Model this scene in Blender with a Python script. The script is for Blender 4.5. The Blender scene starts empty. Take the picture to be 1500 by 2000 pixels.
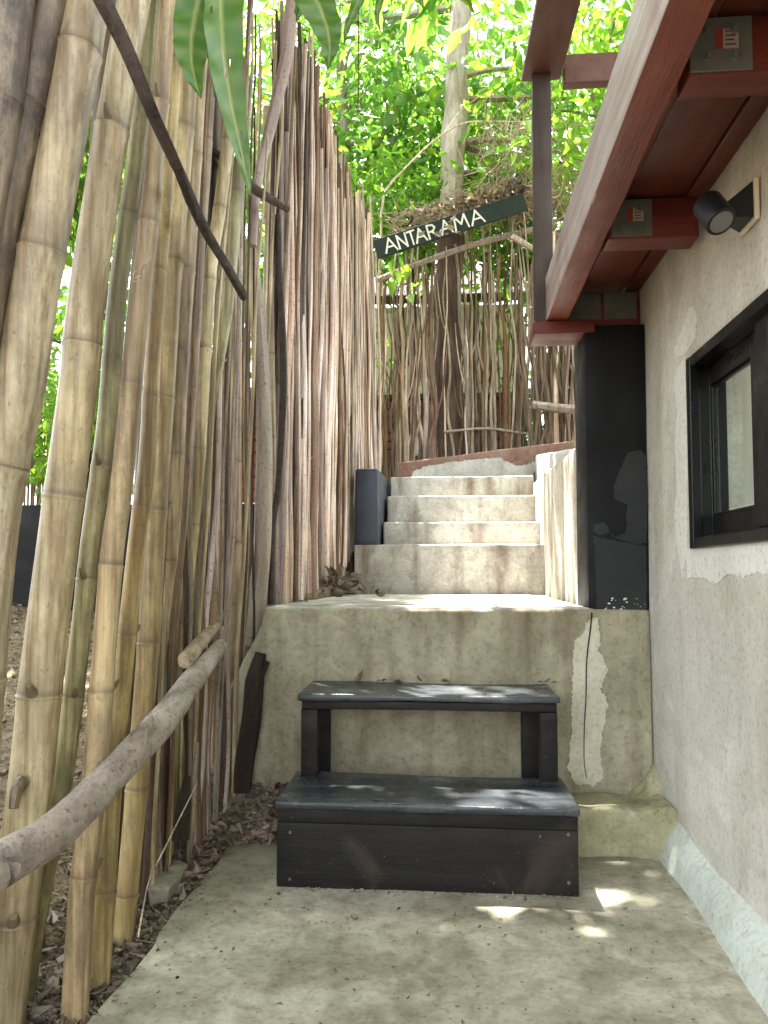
import bpy, bmesh, math, random
import numpy as np
from mathutils import Vector, noise, Matrix
R = math.radians
random.seed(7); rng = np.random.default_rng(7)
S = bpy.context.scene
COL = S.collection

# ------------------------------------------------------------------ camera
F, CY, YAW, PITCH, H = 1400.0, 1051.6, R(4.5), R(3.0), 1.15
cam = bpy.data.objects.new('camera', bpy.data.cameras.new('camera')); COL.objects.link(cam)
cam.location = (0, 0, H); cam.rotation_euler = (math.pi/2 + PITCH, 0, YAW)
cam.data.sensor_fit = 'HORIZONTAL'; cam.data.sensor_width = 36; cam.data.lens = F/1500*36
cam.data.shift_y = (CY-1000)/1500; cam.data.clip_start = .02; cam.data.clip_end = 500
S.camera = cam
# ------------------------------------------------------------------ world, sun, exposure
SUN = Vector((-.20, .22, .955)).normalized()
w = bpy.data.worlds.new('World'); S.world = w; w.use_nodes = True
sky = w.node_tree.nodes.new('ShaderNodeTexSky'); sky.sky_type = 'NISHITA'; sky.sun_disc = False
sky.sun_elevation = math.asin(SUN.z); sky.sun_rotation = math.atan2(SUN.x, SUN.y)
sky.air_density = 1.0; sky.dust_density = 3.0; sky.ozone_density = .6
bg = w.node_tree.nodes['Background']; bg.inputs[1].default_value = .15
hs = w.node_tree.nodes.new('ShaderNodeHueSaturation'); hs.inputs['Saturation'].default_value = .22
w.node_tree.links.new(sky.outputs[0], hs.inputs['Color']); w.node_tree.links.new(hs.outputs[0], bg.inputs[0])
sun = bpy.data.objects.new('sun', bpy.data.lights.new('sun', 'SUN')); COL.objects.link(sun)
sun.data.energy = 4.0; sun.data.angle = R(.6); sun.data.color = (1, .95, .88)
sun.rotation_euler = SUN.to_track_quat('Z', 'Y').to_euler()
S.view_settings.view_transform = 'Standard'; S.view_settings.look = 'None'
S.view_settings.exposure = 3.25; S.view_settings.gamma = 1
S.render.engine = 'CYCLES'
S.cycles.max_bounces = 8; S.cycles.transparent_max_bounces = 12

_m = Matrix.Rotation(YAW, 3, 'Z') @ Matrix.Rotation(math.pi/2 + PITCH, 3, 'X')
def P(u, v, y=None, z=None, x=None):
    """point of the photo's ray (u, v) on a wall y=, a floor z= or a wall x="""
    d = _m @ Vector(((u-750)/F, -(v-CY)/F, -1))
    t = y/d.y if y is not None else (z-H)/d.z if z is not None else x/d.x
    return Vector((d.x*t, d.y*t, H + d.z*t))

# ------------------------------------------------------------------ object helpers
def tag(o, label, cat, group=None, kind=None):
    if label: o['label'] = label
    if cat: o['category'] = cat
    if group: o['group'] = group
    if kind: o['kind'] = kind
    return o
def thing(name, label, cat, loc=(0, 0, 0), group=None):
    o = bpy.data.objects.new(name, None); COL.objects.link(o); o.location = loc; o.empty_display_size = .1
    o['_w'] = tuple(loc)
    return tag(o, label, cat, group)
class MB:
    def __init__(s): s.v = []; s.f = []; s.mi = []; s.att = None
    def add(s, v, f, mi=0):
        n = len(s.v); s.v += [tuple(p) for p in v]; s.f += [tuple(i+n for i in q) for q in f]; s.mi += [mi]*len(f)
        return s
def worldloc(p):
    return Vector(p['_w']) if p is not None and '_w' in p else Vector((0, 0, 0))
def obj(name, mb, mats, parent=None, smooth=True, bevel=0, sharp=35):
    L = worldloc(parent)
    me = bpy.data.meshes.new(name)
    v = np.array(mb.v, dtype=float) - np.array(L)
    me.from_pydata(v.tolist(), [], mb.f)
    if not isinstance(mats, (list, tuple)): mats = [mats]
    for m in mats: me.materials.append(m)
    if len(mats) > 1: me.polygons.foreach_set('material_index', mb.mi)
    if mb.att is not None:
        a = me.attributes.new('mark', 'FLOAT', 'POINT'); a.data.foreach_set('value', mb.att)
    if smooth:
        me.polygons.foreach_set('use_smooth', [True]*len(me.polygons))
        try: me.set_sharp_from_angle(angle=R(sharp))
        except Exception: pass
    me.update()
    o = bpy.data.objects.new(name, me); COL.objects.link(o)
    if parent is not None: o.parent = parent; o['_w'] = tuple(L)
    if bevel:
        b = o.modifiers.new('bevel', 'BEVEL'); b.width = bevel; b.segments = 2; b.limit_method = 'ANGLE'
    return o
def box(x0, x1, y0, y1, z0, z1):
    v = [(x, y, z) for x in (x0, x1) for y in (y0, y1) for z in (z0, z1)]
    return v, [(0, 1, 3, 2), (4, 6, 7, 5), (0, 4, 5, 1), (2, 3, 7, 6), (0, 2, 6, 4), (1, 5, 7, 3)]
def rbox(x0, x1, y0, y1, z0, z1, res=.06, r=.012, amp=.003, fr=3.0, fn=None, seed=0):
    """box with worn rounded edges and an uneven hand-made surface"""
    lo = (x0, y0, z0); hi = (x1, y1, z1)
    def axis(a, b):
        rr = min(r, (b-a)*.45)
        n = max(1, int(round((b-a-2*rr)/res)))
        mid = [a+rr+(b-a-2*rr)*i/n for i in range(n+1)]
        return [a, a+rr*.35] + mid + [b-rr*.35, b]
    A = [axis(lo[i], hi[i]) for i in range(3)]
    idx = {}; vs = []
    def vid(i, j, k):
        key = (i, j, k)
        if key not in idx:
            p = Vector((A[0][i], A[1][j], A[2][k]))
            q = Vector([min(max(p[c], lo[c]+min(r, (hi[c]-lo[c])*.45)), hi[c]-min(r, (hi[c]-lo[c])*.45)) for c in range(3)])
            d = p-q
            if d.length > 1e-9:
                rr = min(r, min(hi[c]-lo[c] for c in range(3))*.45)
                dm = max(abs(d[c]) for c in range(3))
                nrm = d.normalized()
                p2 = q + nrm*rr*(dm/rr) if dm < rr*.99 else q + nrm*rr
                s = Vector((seed*7.1, seed*3.3, 0))
                w_ = noise.noise(p*fr+s)*amp + noise.noise(p*fr*5+s)*amp*.35
                p = p2 + nrm*w_
            if fn: p = Vector(fn(p))
            idx[key] = len(vs); vs.append(tuple(p))
        return idx[key]
    fs = []
    nx, ny, nz = [len(a)-1 for a in A]
    for j in range(ny):
        for k in range(nz):
            fs.append((vid(0, j, k), vid(0, j, k+1), vid(0, j+1, k+1), vid(0, j+1, k)))
            fs.append((vid(nx, j, k), vid(nx, j+1, k), vid(nx, j+1, k+1), vid(nx, j, k+1)))
    for i in range(nx):
        for k in range(nz):
            fs.append((vid(i, 0, k), vid(i+1, 0, k), vid(i+1, 0, k+1), vid(i, 0, k+1)))
            fs.append((vid(i, ny, k), vid(i, ny, k+1), vid(i+1, ny, k+1), vid(i+1, ny, k)))
    for i in range(nx):
        for j in range(ny):
            fs.append((vid(i, j, 0), vid(i, j+1, 0), vid(i+1, j+1, 0), vid(i+1, j, 0)))
            fs.append((vid(i, j, nz), vid(i+1, j, nz), vid(i+1, j+1, nz), vid(i, j+1, nz)))
    return vs, fs
def RB(*a, **k): return MB().add(*rbox(*a, **k))
def BX(*a): return MB().add(*box(*a))
def catmull(pts, step):
    pts = [Vector(p) for p in pts]
    if len(pts) == 2: pts = [pts[0], (pts[0]+pts[1])/2, pts[1]]
    P_ = [pts[0]*2-pts[1]] + pts + [pts[-1]*2-pts[-2]]
    out = []; ts = []
    for i in range(1, len(P_)-2):
        a, b, c, d = P_[i-1:i+3]
        n = max(1, int((c-b).length/step))
        for k in range(n):
            t = k/n
            out.append(.5*((2*b)+(c-a)*t+(2*a-5*b+4*c-d)*t*t+(3*b-a-3*c+d)*t**3)); ts.append(i-1+t)
    out.append(pts[-1]); ts.append(len(pts)-1)
    return out, ts
def tube(mb, pts, rad, seg=8, step=.1, wob=0., rough=0., marks=None, smoothpath=True, seed=None):
    """tube through pts; rad is one number or one per point"""
    seed = random.random()*99 if seed is None else seed
    if smoothpath: path, ts = catmull(pts, step)
    else: path, ts = [Vector(p) for p in pts], list(range(len(pts)))
    rr = []
    for t in ts:
        if isinstance(rad, (list, tuple)):
            i = min(int(t*(len(rad)-1)/max(1, ts[-1])), len(rad)-2); f_ = t*(len(rad)-1)/max(1e-9, ts[-1])-i
            rr.append(rad[i]*(1-f_)+rad[i+1]*f_)
        else: rr.append(rad)
    if wob:
        path = [p+Vector((noise.noise(Vector((seed, i*step*1.7, 0))), noise.noise(Vector((seed, 5, i*step*1.7))), 0))*wob for i, p in enumerate(path)]
    v = []; f = []
    up = Vector((0, 1, 0))
    for i, p in enumerate(path):
        t = (path[min(i+1, len(path)-1)]-path[max(i-1, 0)])
        if t.length < 1e-9: t = Vector((0, 0, 1))
        t.normalize()
        a = t.cross(up)
        if a.length < .1: a = t.cross(Vector((1, 0, 0)))
        a.normalize(); b = t.cross(a)
        for k in range(seg):
            an = 2*math.pi*k/seg
            q = rr[i]*(1+(rough*noise.noise(Vector((math.cos(an)*1.2+seed, math.sin(an)*1.2, i*step*2.5))) if rough else 0))
            v.append(p+(a*math.cos(an)+b*math.sin(an))*q)
    n = len(path)
    for i in range(n-1):
        for k in range(seg):
            k2 = (k+1) % seg
            f.append((i*seg+k, i*seg+k2, (i+1)*seg+k2, (i+1)*seg+k))
    f.append(tuple(range(seg))[::-1]); f.append(tuple((n-1)*seg+k for k in range(seg)))
    mb.add(v, f)
    if marks is not None: marks += [0.]*len(v)
    return path

# ------------------------------------------------------------------ materials
class NT:
    def __init__(s, name):
        s.m = bpy.data.materials.new(name); s.m.use_nodes = True; s.t = s.m.node_tree
        s.b = s.t.nodes['Principled BSDF']; s.out = s.t.nodes['Material Output']
        s.co = s.n('ShaderNodeTexCoord').outputs['Object']
    def n(s, typ, **k):
        o = s.t.nodes.new(typ)
        for a, b in k.items(): setattr(o, a, b)
        return o
    def l(s, a, b): s.t.links.new(a, b)
    def map(s, scale, rot=(0, 0, 0), loc=(0, 0, 0)):
        m = s.n('ShaderNodeMapping'); m.inputs['Scale'].default_value = scale; m.inputs['Rotation'].default_value = rot
        m.inputs['Location'].default_value = loc
        s.l(s.co, m.inputs[0]); return m.outputs[0]
    def noise(s, scale, detail=5, stretch=(1, 1, 1), rough=.55, dist=0, loc=(0, 0, 0)):
        t = s.n('ShaderNodeTexNoise'); t.inputs['Scale'].default_value = scale; t.inputs['Detail'].default_value = detail
        t.inputs['Roughness'].default_value = rough; t.inputs['Distortion'].default_value = dist
        s.l(s.map(stretch, loc=loc), t.inputs['Vector']); return t.outputs['Fac']
    def voro(s, scale, stretch=(1, 1, 1)):
        t = s.n('ShaderNodeTexVoronoi'); t.inputs['Scale'].default_value = scale
        s.l(s.map(stretch), t.inputs['Vector']); return t.outputs['Distance']
    def ramp(s, fac, stops, interp='LINEAR'):
        r = s.n('ShaderNodeValToRGB'); r.color_ramp.interpolation = interp
        e = r.color_ramp.elements
        while len(e) < len(stops): e.new(.5)
        for i, (p, c) in enumerate(stops):
            e[i].position = p; e[i].color = (c, c, c, 1) if isinstance(c, (int, float)) else (*c, 1)
        s.l(fac, r.inputs[0]); return r.outputs[0]
    def mix(s, fac, a, b, mode='MIX'):
        m = s.n('ShaderNodeMix', data_type='RGBA', blend_type=mode)
        for sock, val in ((m.inputs[0], fac), (m.inputs[6], a), (m.inputs[7], b)):
            if isinstance(val, (int, float)): sock.default_value = val
            elif isinstance(val, tuple): sock.default_value = (*val, 1)
            else: s.l(val, sock)
        return m.outputs[2]
    def rnd(s, lo=0., hi=1.):
        r = s.n('ShaderNodeObjectInfo').outputs['Random']
        m = s.n('ShaderNodeMapRange'); m.inputs[3].default_value = lo; m.inputs[4].default_value = hi
        s.l(r, m.inputs[0]); return m.outputs[0]
    def vary(s, col, hue=.02, val=.3, sat=.2):
        r = s.n('ShaderNodeObjectInfo').outputs['Random']
        h = s.n('ShaderNodeHueSaturation'); s.l(col, h.inputs['Color'])
        def mr(lo, hi, k):
            a = s.n('ShaderNodeMath', operation='MULTIPLY'); a.inputs[1].default_value = k; s.l(r, a.inputs[0])
            b = s.n('ShaderNodeMath', operation='FRACT'); s.l(a.outputs[0], b.inputs[0])
            m = s.n('ShaderNodeMapRange'); m.inputs[3].default_value = lo; m.inputs[4].default_value = hi
            s.l(b.outputs[0], m.inputs[0]); return m.outputs[0]
        s.l(mr(.5-hue, .5+hue, 7.3), h.inputs['Hue']); s.l(mr(1-val, 1+val, 13.7), h.inputs['Value']); s.l(mr(1-sat, 1+sat, 29.1), h.inputs['Saturation'])
        return h.outputs[0]
    def done(s, col, rough=.8, bump=None, strength=.3, dist=.01, spec=.4):
        if isinstance(col, tuple): s.b.inputs['Base Color'].default_value = (*col, 1)
        else: s.l(col, s.b.inputs['Base Color'])
        if isinstance(rough, (int, float)): s.b.inputs['Roughness'].default_value = rough
        else: s.l(rough, s.b.inputs['Roughness'])
        s.b.inputs['Specular IOR Level'].default_value = spec
        if bump is not None:
            b = s.n('ShaderNodeBump'); b.inputs['Strength'].default_value = strength; b.inputs['Distance'].default_value = dist
            s.l(bump, b.inputs['Height']); s.l(b.outputs[0], s.b.inputs['Normal'])
        return s.m
def plaster(name, c1, c2, c3, streak=1., fine=.25, rough=.85, speck=(.05, .045, .04), sp=.0, trow=.25, coat=.45, grime=.35, bst=.3):
    n = NT(name)
    c = n.mix(n.ramp(n.noise(1.6, 6, dist=.6), [(.35, 0.), (.65, 1.)]), c1, c2)
    c = n.mix(n.ramp(n.noise(2.2, 7, (3, 3, .55), loc=(3, 1, 2)), [(.48, 0.), (.70, streak)]), c, c3)
    c = n.mix(n.ramp(n.noise(1.3, 9, rough=.62, dist=.8, loc=(11, 5, 1)), [(.49, 0.), (.515, coat)]), c, n.mix(1., c, (.80, .80, .78), 'MULTIPLY'))
    c = n.mix(n.ramp(n.noise(14, 9, (1, 1, .35), rough=.75, loc=(4, 9, 1)), [(.52, 0.), (.72, grime)]), c, n.mix(1., c, (.50, .44, .36), 'MULTIPLY'))
    c = n.mix(n.ramp(n.noise(9, 8, dist=1.2, loc=(7, 2, 4)), [(.3, 1.), (.7, 0.)]), c, n.mix(1., c, (1-fine, 1-fine, 1-fine*1.1), 'MULTIPLY'))
    c = n.mix(n.ramp(n.noise(55, 3), [(.25, 1.), (.5, 0.)]), c, n.mix(1., c, (.72, .7, .66), 'MULTIPLY'))
    if sp: c = n.mix(n.ramp(n.noise(38, 2, loc=(5, 5, 5)), [(.27, sp), (.33, 0.)]), c, speck)
    h = n.mix(trow, n.noise(45, 6), n.noise(5, 6, dist=1.5))
    return n.done(c, rough, h, bst, .008)
M = {}
M['wall'] = plaster('pale_plaster', (.53, .52, .455), (.64, .635, .575), (.42, .385, .31), .6, .12, sp=.1, coat=.55, grime=.25, bst=.16)
M['mint'] = plaster('mint_plaster', (.50, .56, .50), (.57, .62, .57), (.44, .45, .36), .4, .12, sp=.3)
M['landing'] = plaster('olive_concrete', (.33, .305, .21), (.45, .42, .30), (.18, .14, .085), .9, .3, sp=.35)
M['path'] = plaster('path_concrete', (.37, .35, .26), (.55, .52, .415), (.23, .205, .14), .75, .4, sp=.8, rough=.7, coat=.4, grime=.6)
M['step'] = plaster('step_concrete', (.47, .455, .42), (.62, .61, .575), (.22, .165, .13), .9, .3, sp=.4, grime=.7)
M['streaked'] = plaster('streaked_render', (.46, .42, .35), (.56, .52, .45), (.20, .16, .12), 1., .25, grime=.7)
M['patch'] = plaster('pale_filler', (.56, .54, .42), (.64, .62, .50), (.44, .41, .29), .7, .15)
M['ledge'] = plaster('mossy_ledge', (.38, .36, .21), (.45, .43, .28), (.24, .22, .11), .8, .25, sp=.6)
M['greyrender'] = plaster('grey_render', (.42, .43, .42), (.55, .56, .54), (.3, .28, .25), .5, .2)
M['redpaint'] = plaster('worn_red_paint', (.20, .11, .085), (.28, .16, .13), (.24, .19, .15), .9, .3, grime=.8)
def paint(name, c1, c2, rough=.45, stretch=(1, 1, 1), wear=(.16, .15, .14), wearamt=.5, bump=.15, grain=60, spec=.4):
    n = NT(name)
    c = n.mix(n.ramp(n.noise(3, 6, stretch, dist=.5), [(.35, 0.), (.65, 1.)]), c1, c2)
    g = n.noise(grain*.35, 7, stretch, rough=.7)
    c = n.mix(n.ramp(g, [(.60, 0.), (.78, wearamt)]), c, wear)
    c = n.mix(n.ramp(n.noise(2.2, 8, loc=(9, 0, 3), dist=1), [(.55, 0.), (.72, wearamt*.7)]), c, wear)
    c = n.mix(n.ramp(n.noise(90, 2), [(.72, 0.), (.76, .7)]), c, tuple(min(1, k*3) for k in wear))
    r = n.ramp(n.noise(6, 5), [(.3, max(.1, rough-.1)), (.7, min(1, rough+.2))])
    return n.done(c, r, n.mix(.5, g, n.noise(20, 4)), bump, .006, spec)
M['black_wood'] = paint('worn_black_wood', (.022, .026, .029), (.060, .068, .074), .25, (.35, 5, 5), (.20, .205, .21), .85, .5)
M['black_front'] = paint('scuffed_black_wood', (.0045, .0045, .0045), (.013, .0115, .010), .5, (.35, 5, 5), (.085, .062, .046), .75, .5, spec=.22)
M['black_plaster'] = paint('black_painted_plaster', (.0045, .0055, .0060), (.008, .009, .010), .5, (1, 1, 1), (.022, .024, .025), .4, .3, spec=.16)
M['charcoal_plaster'] = paint('faded_black_paint', (.018, .0205, .0215), (.025, .028, .029), .55, (1, 1, 1), (.03, .032, .032), .4, .25, spec=.2)
M['blue_black'] = paint('blue_black_paint', (.018, .023, .038), (.03, .036, .055), .4, (1, 1, 1), (.07, .08, .10), .4, .2)
M['frame'] = paint('black_window_wood', (.0035, .004, .004), (.006, .0065, .0065), .32, (4, .4, 4), (.015, .015, .015), .2, .2, spec=.25)
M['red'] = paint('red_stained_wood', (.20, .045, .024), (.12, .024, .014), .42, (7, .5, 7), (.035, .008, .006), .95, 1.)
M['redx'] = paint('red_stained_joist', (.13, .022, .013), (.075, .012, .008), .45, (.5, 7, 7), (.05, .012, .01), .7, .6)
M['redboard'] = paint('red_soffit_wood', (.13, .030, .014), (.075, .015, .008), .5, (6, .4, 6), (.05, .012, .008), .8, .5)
M['sheen_side'] = paint('sheen_flaked_beam_side', (.42, .38, .38), (.27, .20, .19), .5, (7, .45, 7), (.14, .035, .025), 1., 1.)  # pale sky sheen put into the side face's colour, with red paint flakes
M['brown'] = paint('dark_brown_wood', (.030, .019, .013), (.048, .030, .019), .55, (6, 6, .4), (.03, .02, .014), .6, .4)
M['brownr'] = paint('brown_rail_wood', (.10, .042, .03), (.14, .065, .045), .5, (6, .5, 6), (.06, .03, .02), .6, .5)
M['steel'] = paint('dull_steel', (.07, .072, .066), (.12, .12, .108), .42, (1, 1, 1), (.10, .055, .03), .6, .2)
M['lampmetal'] = NT('charcoal_lamp_metal').done((.008, .010, .011), .42)
M['lens'] = NT('frosted_lamp_lens').done((.16, .16, .145), .25)
M['cream'] = NT('cream_gasket').done((.62, .55, .40), .7)
M['signpaint'] = paint('sign_board_paint', (.005, .010, .011), (.009, .016, .017), .5, (1, 1, 1), (.04, .05, .05), .3, .2)
M['white'] = NT('white_brush_paint').done((.72, .71, .66), .6)
M['stickerw'] = NT('sticker_white').done((.28, .24, .21), .5)
M['stickerr'] = NT('sticker_red').done((.22, .03, .02), .5)
def bamboo(name, c1, c2, streakc, ringc=(.10, .07, .045), speckle=.5, blot=.45, vari=.25, rough=.45):
    n = NT(name)
    c = n.mix(n.ramp(n.noise(2.0, 5, (2, 2, .6)), [(.35, 0.), (.65, 1.)]), c1, c2)
    c = n.mix(n.ramp(n.noise(16, 6, (3, 3, .12)), [(.42, 0.), (.62, .9)]), c, streakc)
    c = n.mix(n.ramp(n.noise(120, 2, (1, 1, .5)), [(.27, speckle), (.36, 0.)]), c, (.09, .065, .04))
    c = n.mix(n.ramp(n.noise(22, 6, (1, 1, .5), rough=.75, loc=(2, 4, 6)), [(.30, speckle*.8), (.42, 0.)]), c, n.mix(1., c, (.55, .48, .38), 'MULTIPLY'))
    c = n.mix(n.ramp(n.noise(3.2, 8, (1, 1, .35), rough=.7, dist=.6, loc=(8, 1, 5)), [(.46, 0.), (.60, .55)]), c, n.mix(1., c, (.62, .55, .47), 'MULTIPLY'))
    if blot: c = n.mix(n.ramp(n.noise(5, 8, (1, 1, .45), rough=.75, loc=(1, 8, 3)), [(.42, 0.), (.56, blot)]), c, (.045, .036, .028))
    c = n.vary(c, .005, vari, .15)
    a = n.n('ShaderNodeAttribute'); a.attribute_name = 'mark'
    c = n.mix(a.outputs['Fac'], c, ringc)
    return n.done(c, rough, n.mix(.6, n.noise(40, 5, (3, 3, .1)), n.noise(90, 3)), .22, .004, .35)
M['bam_pale'] = bamboo('pale_bamboo', (.66, .575, .36), (.52, .43, .25), (.30, .21, .10), blot=.4, vari=.12)
M['bam_yel'] = bamboo('golden_bamboo', (.59, .48, .26), (.45, .345, .17), (.24, .155, .075), blot=.45, vari=.18)
M['bam_green'] = bamboo('greenish_bamboo', (.40, .39, .19), (.50, .44, .25), (.19, .17, .08))
M['bam_brown'] = bamboo('brown_bamboo', (.48, .38, .24), (.35, .255, .155), (.18, .12, .07), blot=.5)
M['bam_shade'] = bamboo('shade_dark_bamboo', (.16, .115, .06), (.11, .075, .04), (.06, .04, .022), blot=.6)  # back-row poles coloured dark to paint shade into the gaps
M['bam_dark'] = bamboo('mould_stained_bamboo', (.38, .32, .22), (.24, .19, .14), (.12, .09, .065), blot=.98)
def bark(name, c1, c2, c3, sc=8, stretch=(2, 2, .25), vari=.3, hue=.015, st=.8, rough=.85):
    n = NT(name)
    c = n.mix(n.ramp(n.noise(3, 6, (1, 1, .6)), [(.35, 0.), (.65, 1.)]), c1, c2)
    g = n.noise(sc, 8, stretch, rough=.7, dist=.3)
    c = n.mix(n.ramp(g, [(.42, 0.), (.66, .85)]), c, c3)
    c = n.mix(n.ramp(n.noise(70, 3), [(.3, .8), (.42, 0.)]), c, n.mix(1., c, (.4, .35, .3), 'MULTIPLY'))
    c = n.vary(c, hue, vari, .25)
    return n.done(c, rough, n.mix(.4, g, n.noise(60, 5, (2, 2, .6))), st, .012, .25)
M['stick'] = bark('peeled_stick', (.68, .57, .49), (.50, .38, .30), (.18, .12, .085), 20, (2, 2, .12), .45, .014, .6)
M['stickdark'] = bark('shade_dark_stick', (.10, .07, .05), (.07, .045, .032), (.03, .02, .014), 20, (2, 2, .12), .3, .01, .6)  # paints shade into the fence backing; also one of the cane tones
M['stickbrown'] = bark('brown_stick', (.28, .19, .125), (.19, .12, .08), (.10, .06, .04), 20, (2, 2, .2), .35, .014, .7)
M['stickgrey'] = bark('grey_stick', (.40, .33, .25), (.27, .21, .155), (.11, .075, .05), 20, (2, 2, .2), .3, .014, .7)
M['rail'] = bark('rail_wood', (.42, .36, .28), (.30, .245, .185), (.15, .115, .085), 10, (2, 1, 2), .12)
M['branch'] = bark('dark_branch', (.085, .062, .046), (.05, .036, .027), (.022, .016, .012), 14, (1.5, 1.5, 1.5), .15)
M['trunk'] = bark('tree_trunk_bark', (.27, .20, .145), (.17, .105, .075), (.08, .05, .035), 7, (2, 2, .35), .15, .01, 1.)
M['paletrunk'] = bark('pale_trunk_bark', (.38, .33, .26), (.28, .23, .17), (.16, .12, .09), 7, (2, 2, .35), .15, .01, .8)
M['redtrunk'] = bark('reddish_trunk_bark', (.20, .125, .085), (.12, .065, .04), (.055, .033, .022), 9, (2, 2, .3), .1, .01, 1.)
M['darklog'] = bark('rotten_log', (.035, .026, .019), (.055, .040, .03), (.02, .014, .011), 9, (2, 2, .4), .1, .01, 1.)
def leafmat(name, c1, c2, trans=.5, rough=.4, veins=False, c3=None):
    n = NT(name)
    g = n.n('ShaderNodeNewGeometry')
    c = n.mix(g.outputs['Random Per Island'], c1, c2)
    if c3: c = n.mix(n.ramp(g.outputs['Random Per Island'], [(.90, 0.), (.92, 1.)]), c, c3)
    c = n.mix(n.ramp(n.noise(4, 2), [(.35, 0.), (.65, .6)]), c, n.mix(1., c, (.72, .75, .8), 'MULTIPLY'))
    if not veins: c = n.mix(n.ramp(n.noise(.9, 3, loc=(3, 1, 7)), [(.42, 0.), (.60, .8)]), c, n.mix(1., c, (.50, .58, .5), 'MULTIPLY'))
    if veins:
        a = n.n('ShaderNodeAttribute'); a.attribute_name = 'mark'
        c = n.mix(n.ramp(n.noise(30, 4), [(.4, 0.), (.7, .5)]), c, (.10, .13, .02))
        c = n.mix(a.outputs['Fac'], c, (.22, .26, .08))
    n.done(c, rough, spec=.5)
    tr = n.n('ShaderNodeBsdfTranslucent'); n.l(n.mix(1., c, (1.15, 1.3, .6), 'MULTIPLY'), tr.inputs[0])
    ms = n.n('ShaderNodeMixShader'); ms.inputs[0].default_value = trans
    n.l(n.b.outputs[0], ms.inputs[1]); n.l(tr.outputs[0], ms.inputs[2]); n.l(ms.outputs[0], n.out.inputs[0])
    return n.m
M['leaf'] = leafmat('tree_leaf', (.13, .27, .06), (.26, .42, .09), .6, c3=(.30, .36, .06))
M['leaf2'] = leafmat('dark_tree_leaf', (.045, .13, .022), (.09, .22, .03), .45)
M['leaf3'] = leafmat('lime_leaf', (.20, .38, .06), (.32, .48, .08), .62)
M['bigleaf'] = leafmat('broad_leaf', (.045, .13, .016), (.055, .15, .018), .4, .38, True)
M['dead'] = leafmat('dead_leaf', (.15, .095, .065), (.42, .33, .27), .1, .8, c3=(.07, .045, .03))
def soil():
    n = NT('leafy_soil')
    c = n.mix(n.ramp(n.noise(6, 8), [(.35, 0.), (.65, 1.)]), (.13, .095, .055), (.24, .19, .12))
    c = n.mix(n.ramp(n.voro(34), [(.0, 1.), (.45, 0.)]), c, (.30, .22, .17))
    c = n.mix(n.ramp(n.noise(40, 4), [(.3, 1.), (.5, 0.)]), c, (.05, .036, .026))
    return n.done(c, .95, n.noise(30, 8), 1., .03, .2)
M['soil'] = soil()
M['stone'] = plaster('pale_stone', (.30, .27, .21), (.40, .37, .30), (.2, .17, .12), .5, .3)
M['gravel'] = plaster('tan_gravel', (.26, .19, .12), (.36, .28, .19), (.14, .1, .07), .7, .3)
M['creamwall'] = plaster('cream_house_wall', (.86, .82, .74), (.88, .84, .78), (.76, .70, .6), .3, .05, coat=.1, grime=.1)
M['thatch'] = bark('dark_thatch', (.05, .045, .04), (.08, .07, .06), (.02, .02, .02), 20, (1, 1, 3), .1)
M['redslat'] = paint('red_slats', (.30, .07, .055), (.22, .05, .04), .6, (.5, 4, 4), (.1, .03, .02), .5, .3)
M['brownslat'] = paint('brown_slats', (.13, .055, .04), (.09, .04, .03), .6, (.5, 4, 4), (.05, .03, .02), .5, .3)
def curt():
    n = NT('white_curtain'); n.done((.88, .89, .86), .9); tr = n.n('ShaderNodeBsdfTranslucent'); tr.inputs[0].default_value = (.85, .87, .84, 1)
    ms = n.n('ShaderNodeMixShader'); ms.inputs[0].default_value = .55
    n.l(n.b.outputs[0], ms.inputs[1]); n.l(tr.outputs[0], ms.inputs[2]); n.l(ms.outputs[0], n.out.inputs[0]); return n.m
M['curtain'] = curt()
M['roomwall'] = NT('room_wall').done((.62, .62, .58), .9)
def glass():
    n = NT('window_glass'); n.b.inputs['Base Color'].default_value = (.9, .95, .93, 1)
    tr = n.n('ShaderNodeBsdfTransparent'); tr.inputs[0].default_value = (.88, .93, .90, 1)
    gl = n.n('ShaderNodeBsdfGlossy'); gl.inputs['Roughness'].default_value = .03
    fr = n.n('ShaderNodeLayerWeight')
    ms = n.n('ShaderNodeMixShader'); n.l(n.ramp(fr.outputs['Facing'], [(.45, .03), (.8, .10), (1., .6)]), ms.inputs[0]); n.l(tr.outputs[0], ms.inputs[1]); n.l(gl.outputs[0], ms.inputs[2])
    n.l(ms.outputs[0], n.out.inputs[0]); return n.m
M['glass'] = glass()

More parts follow.
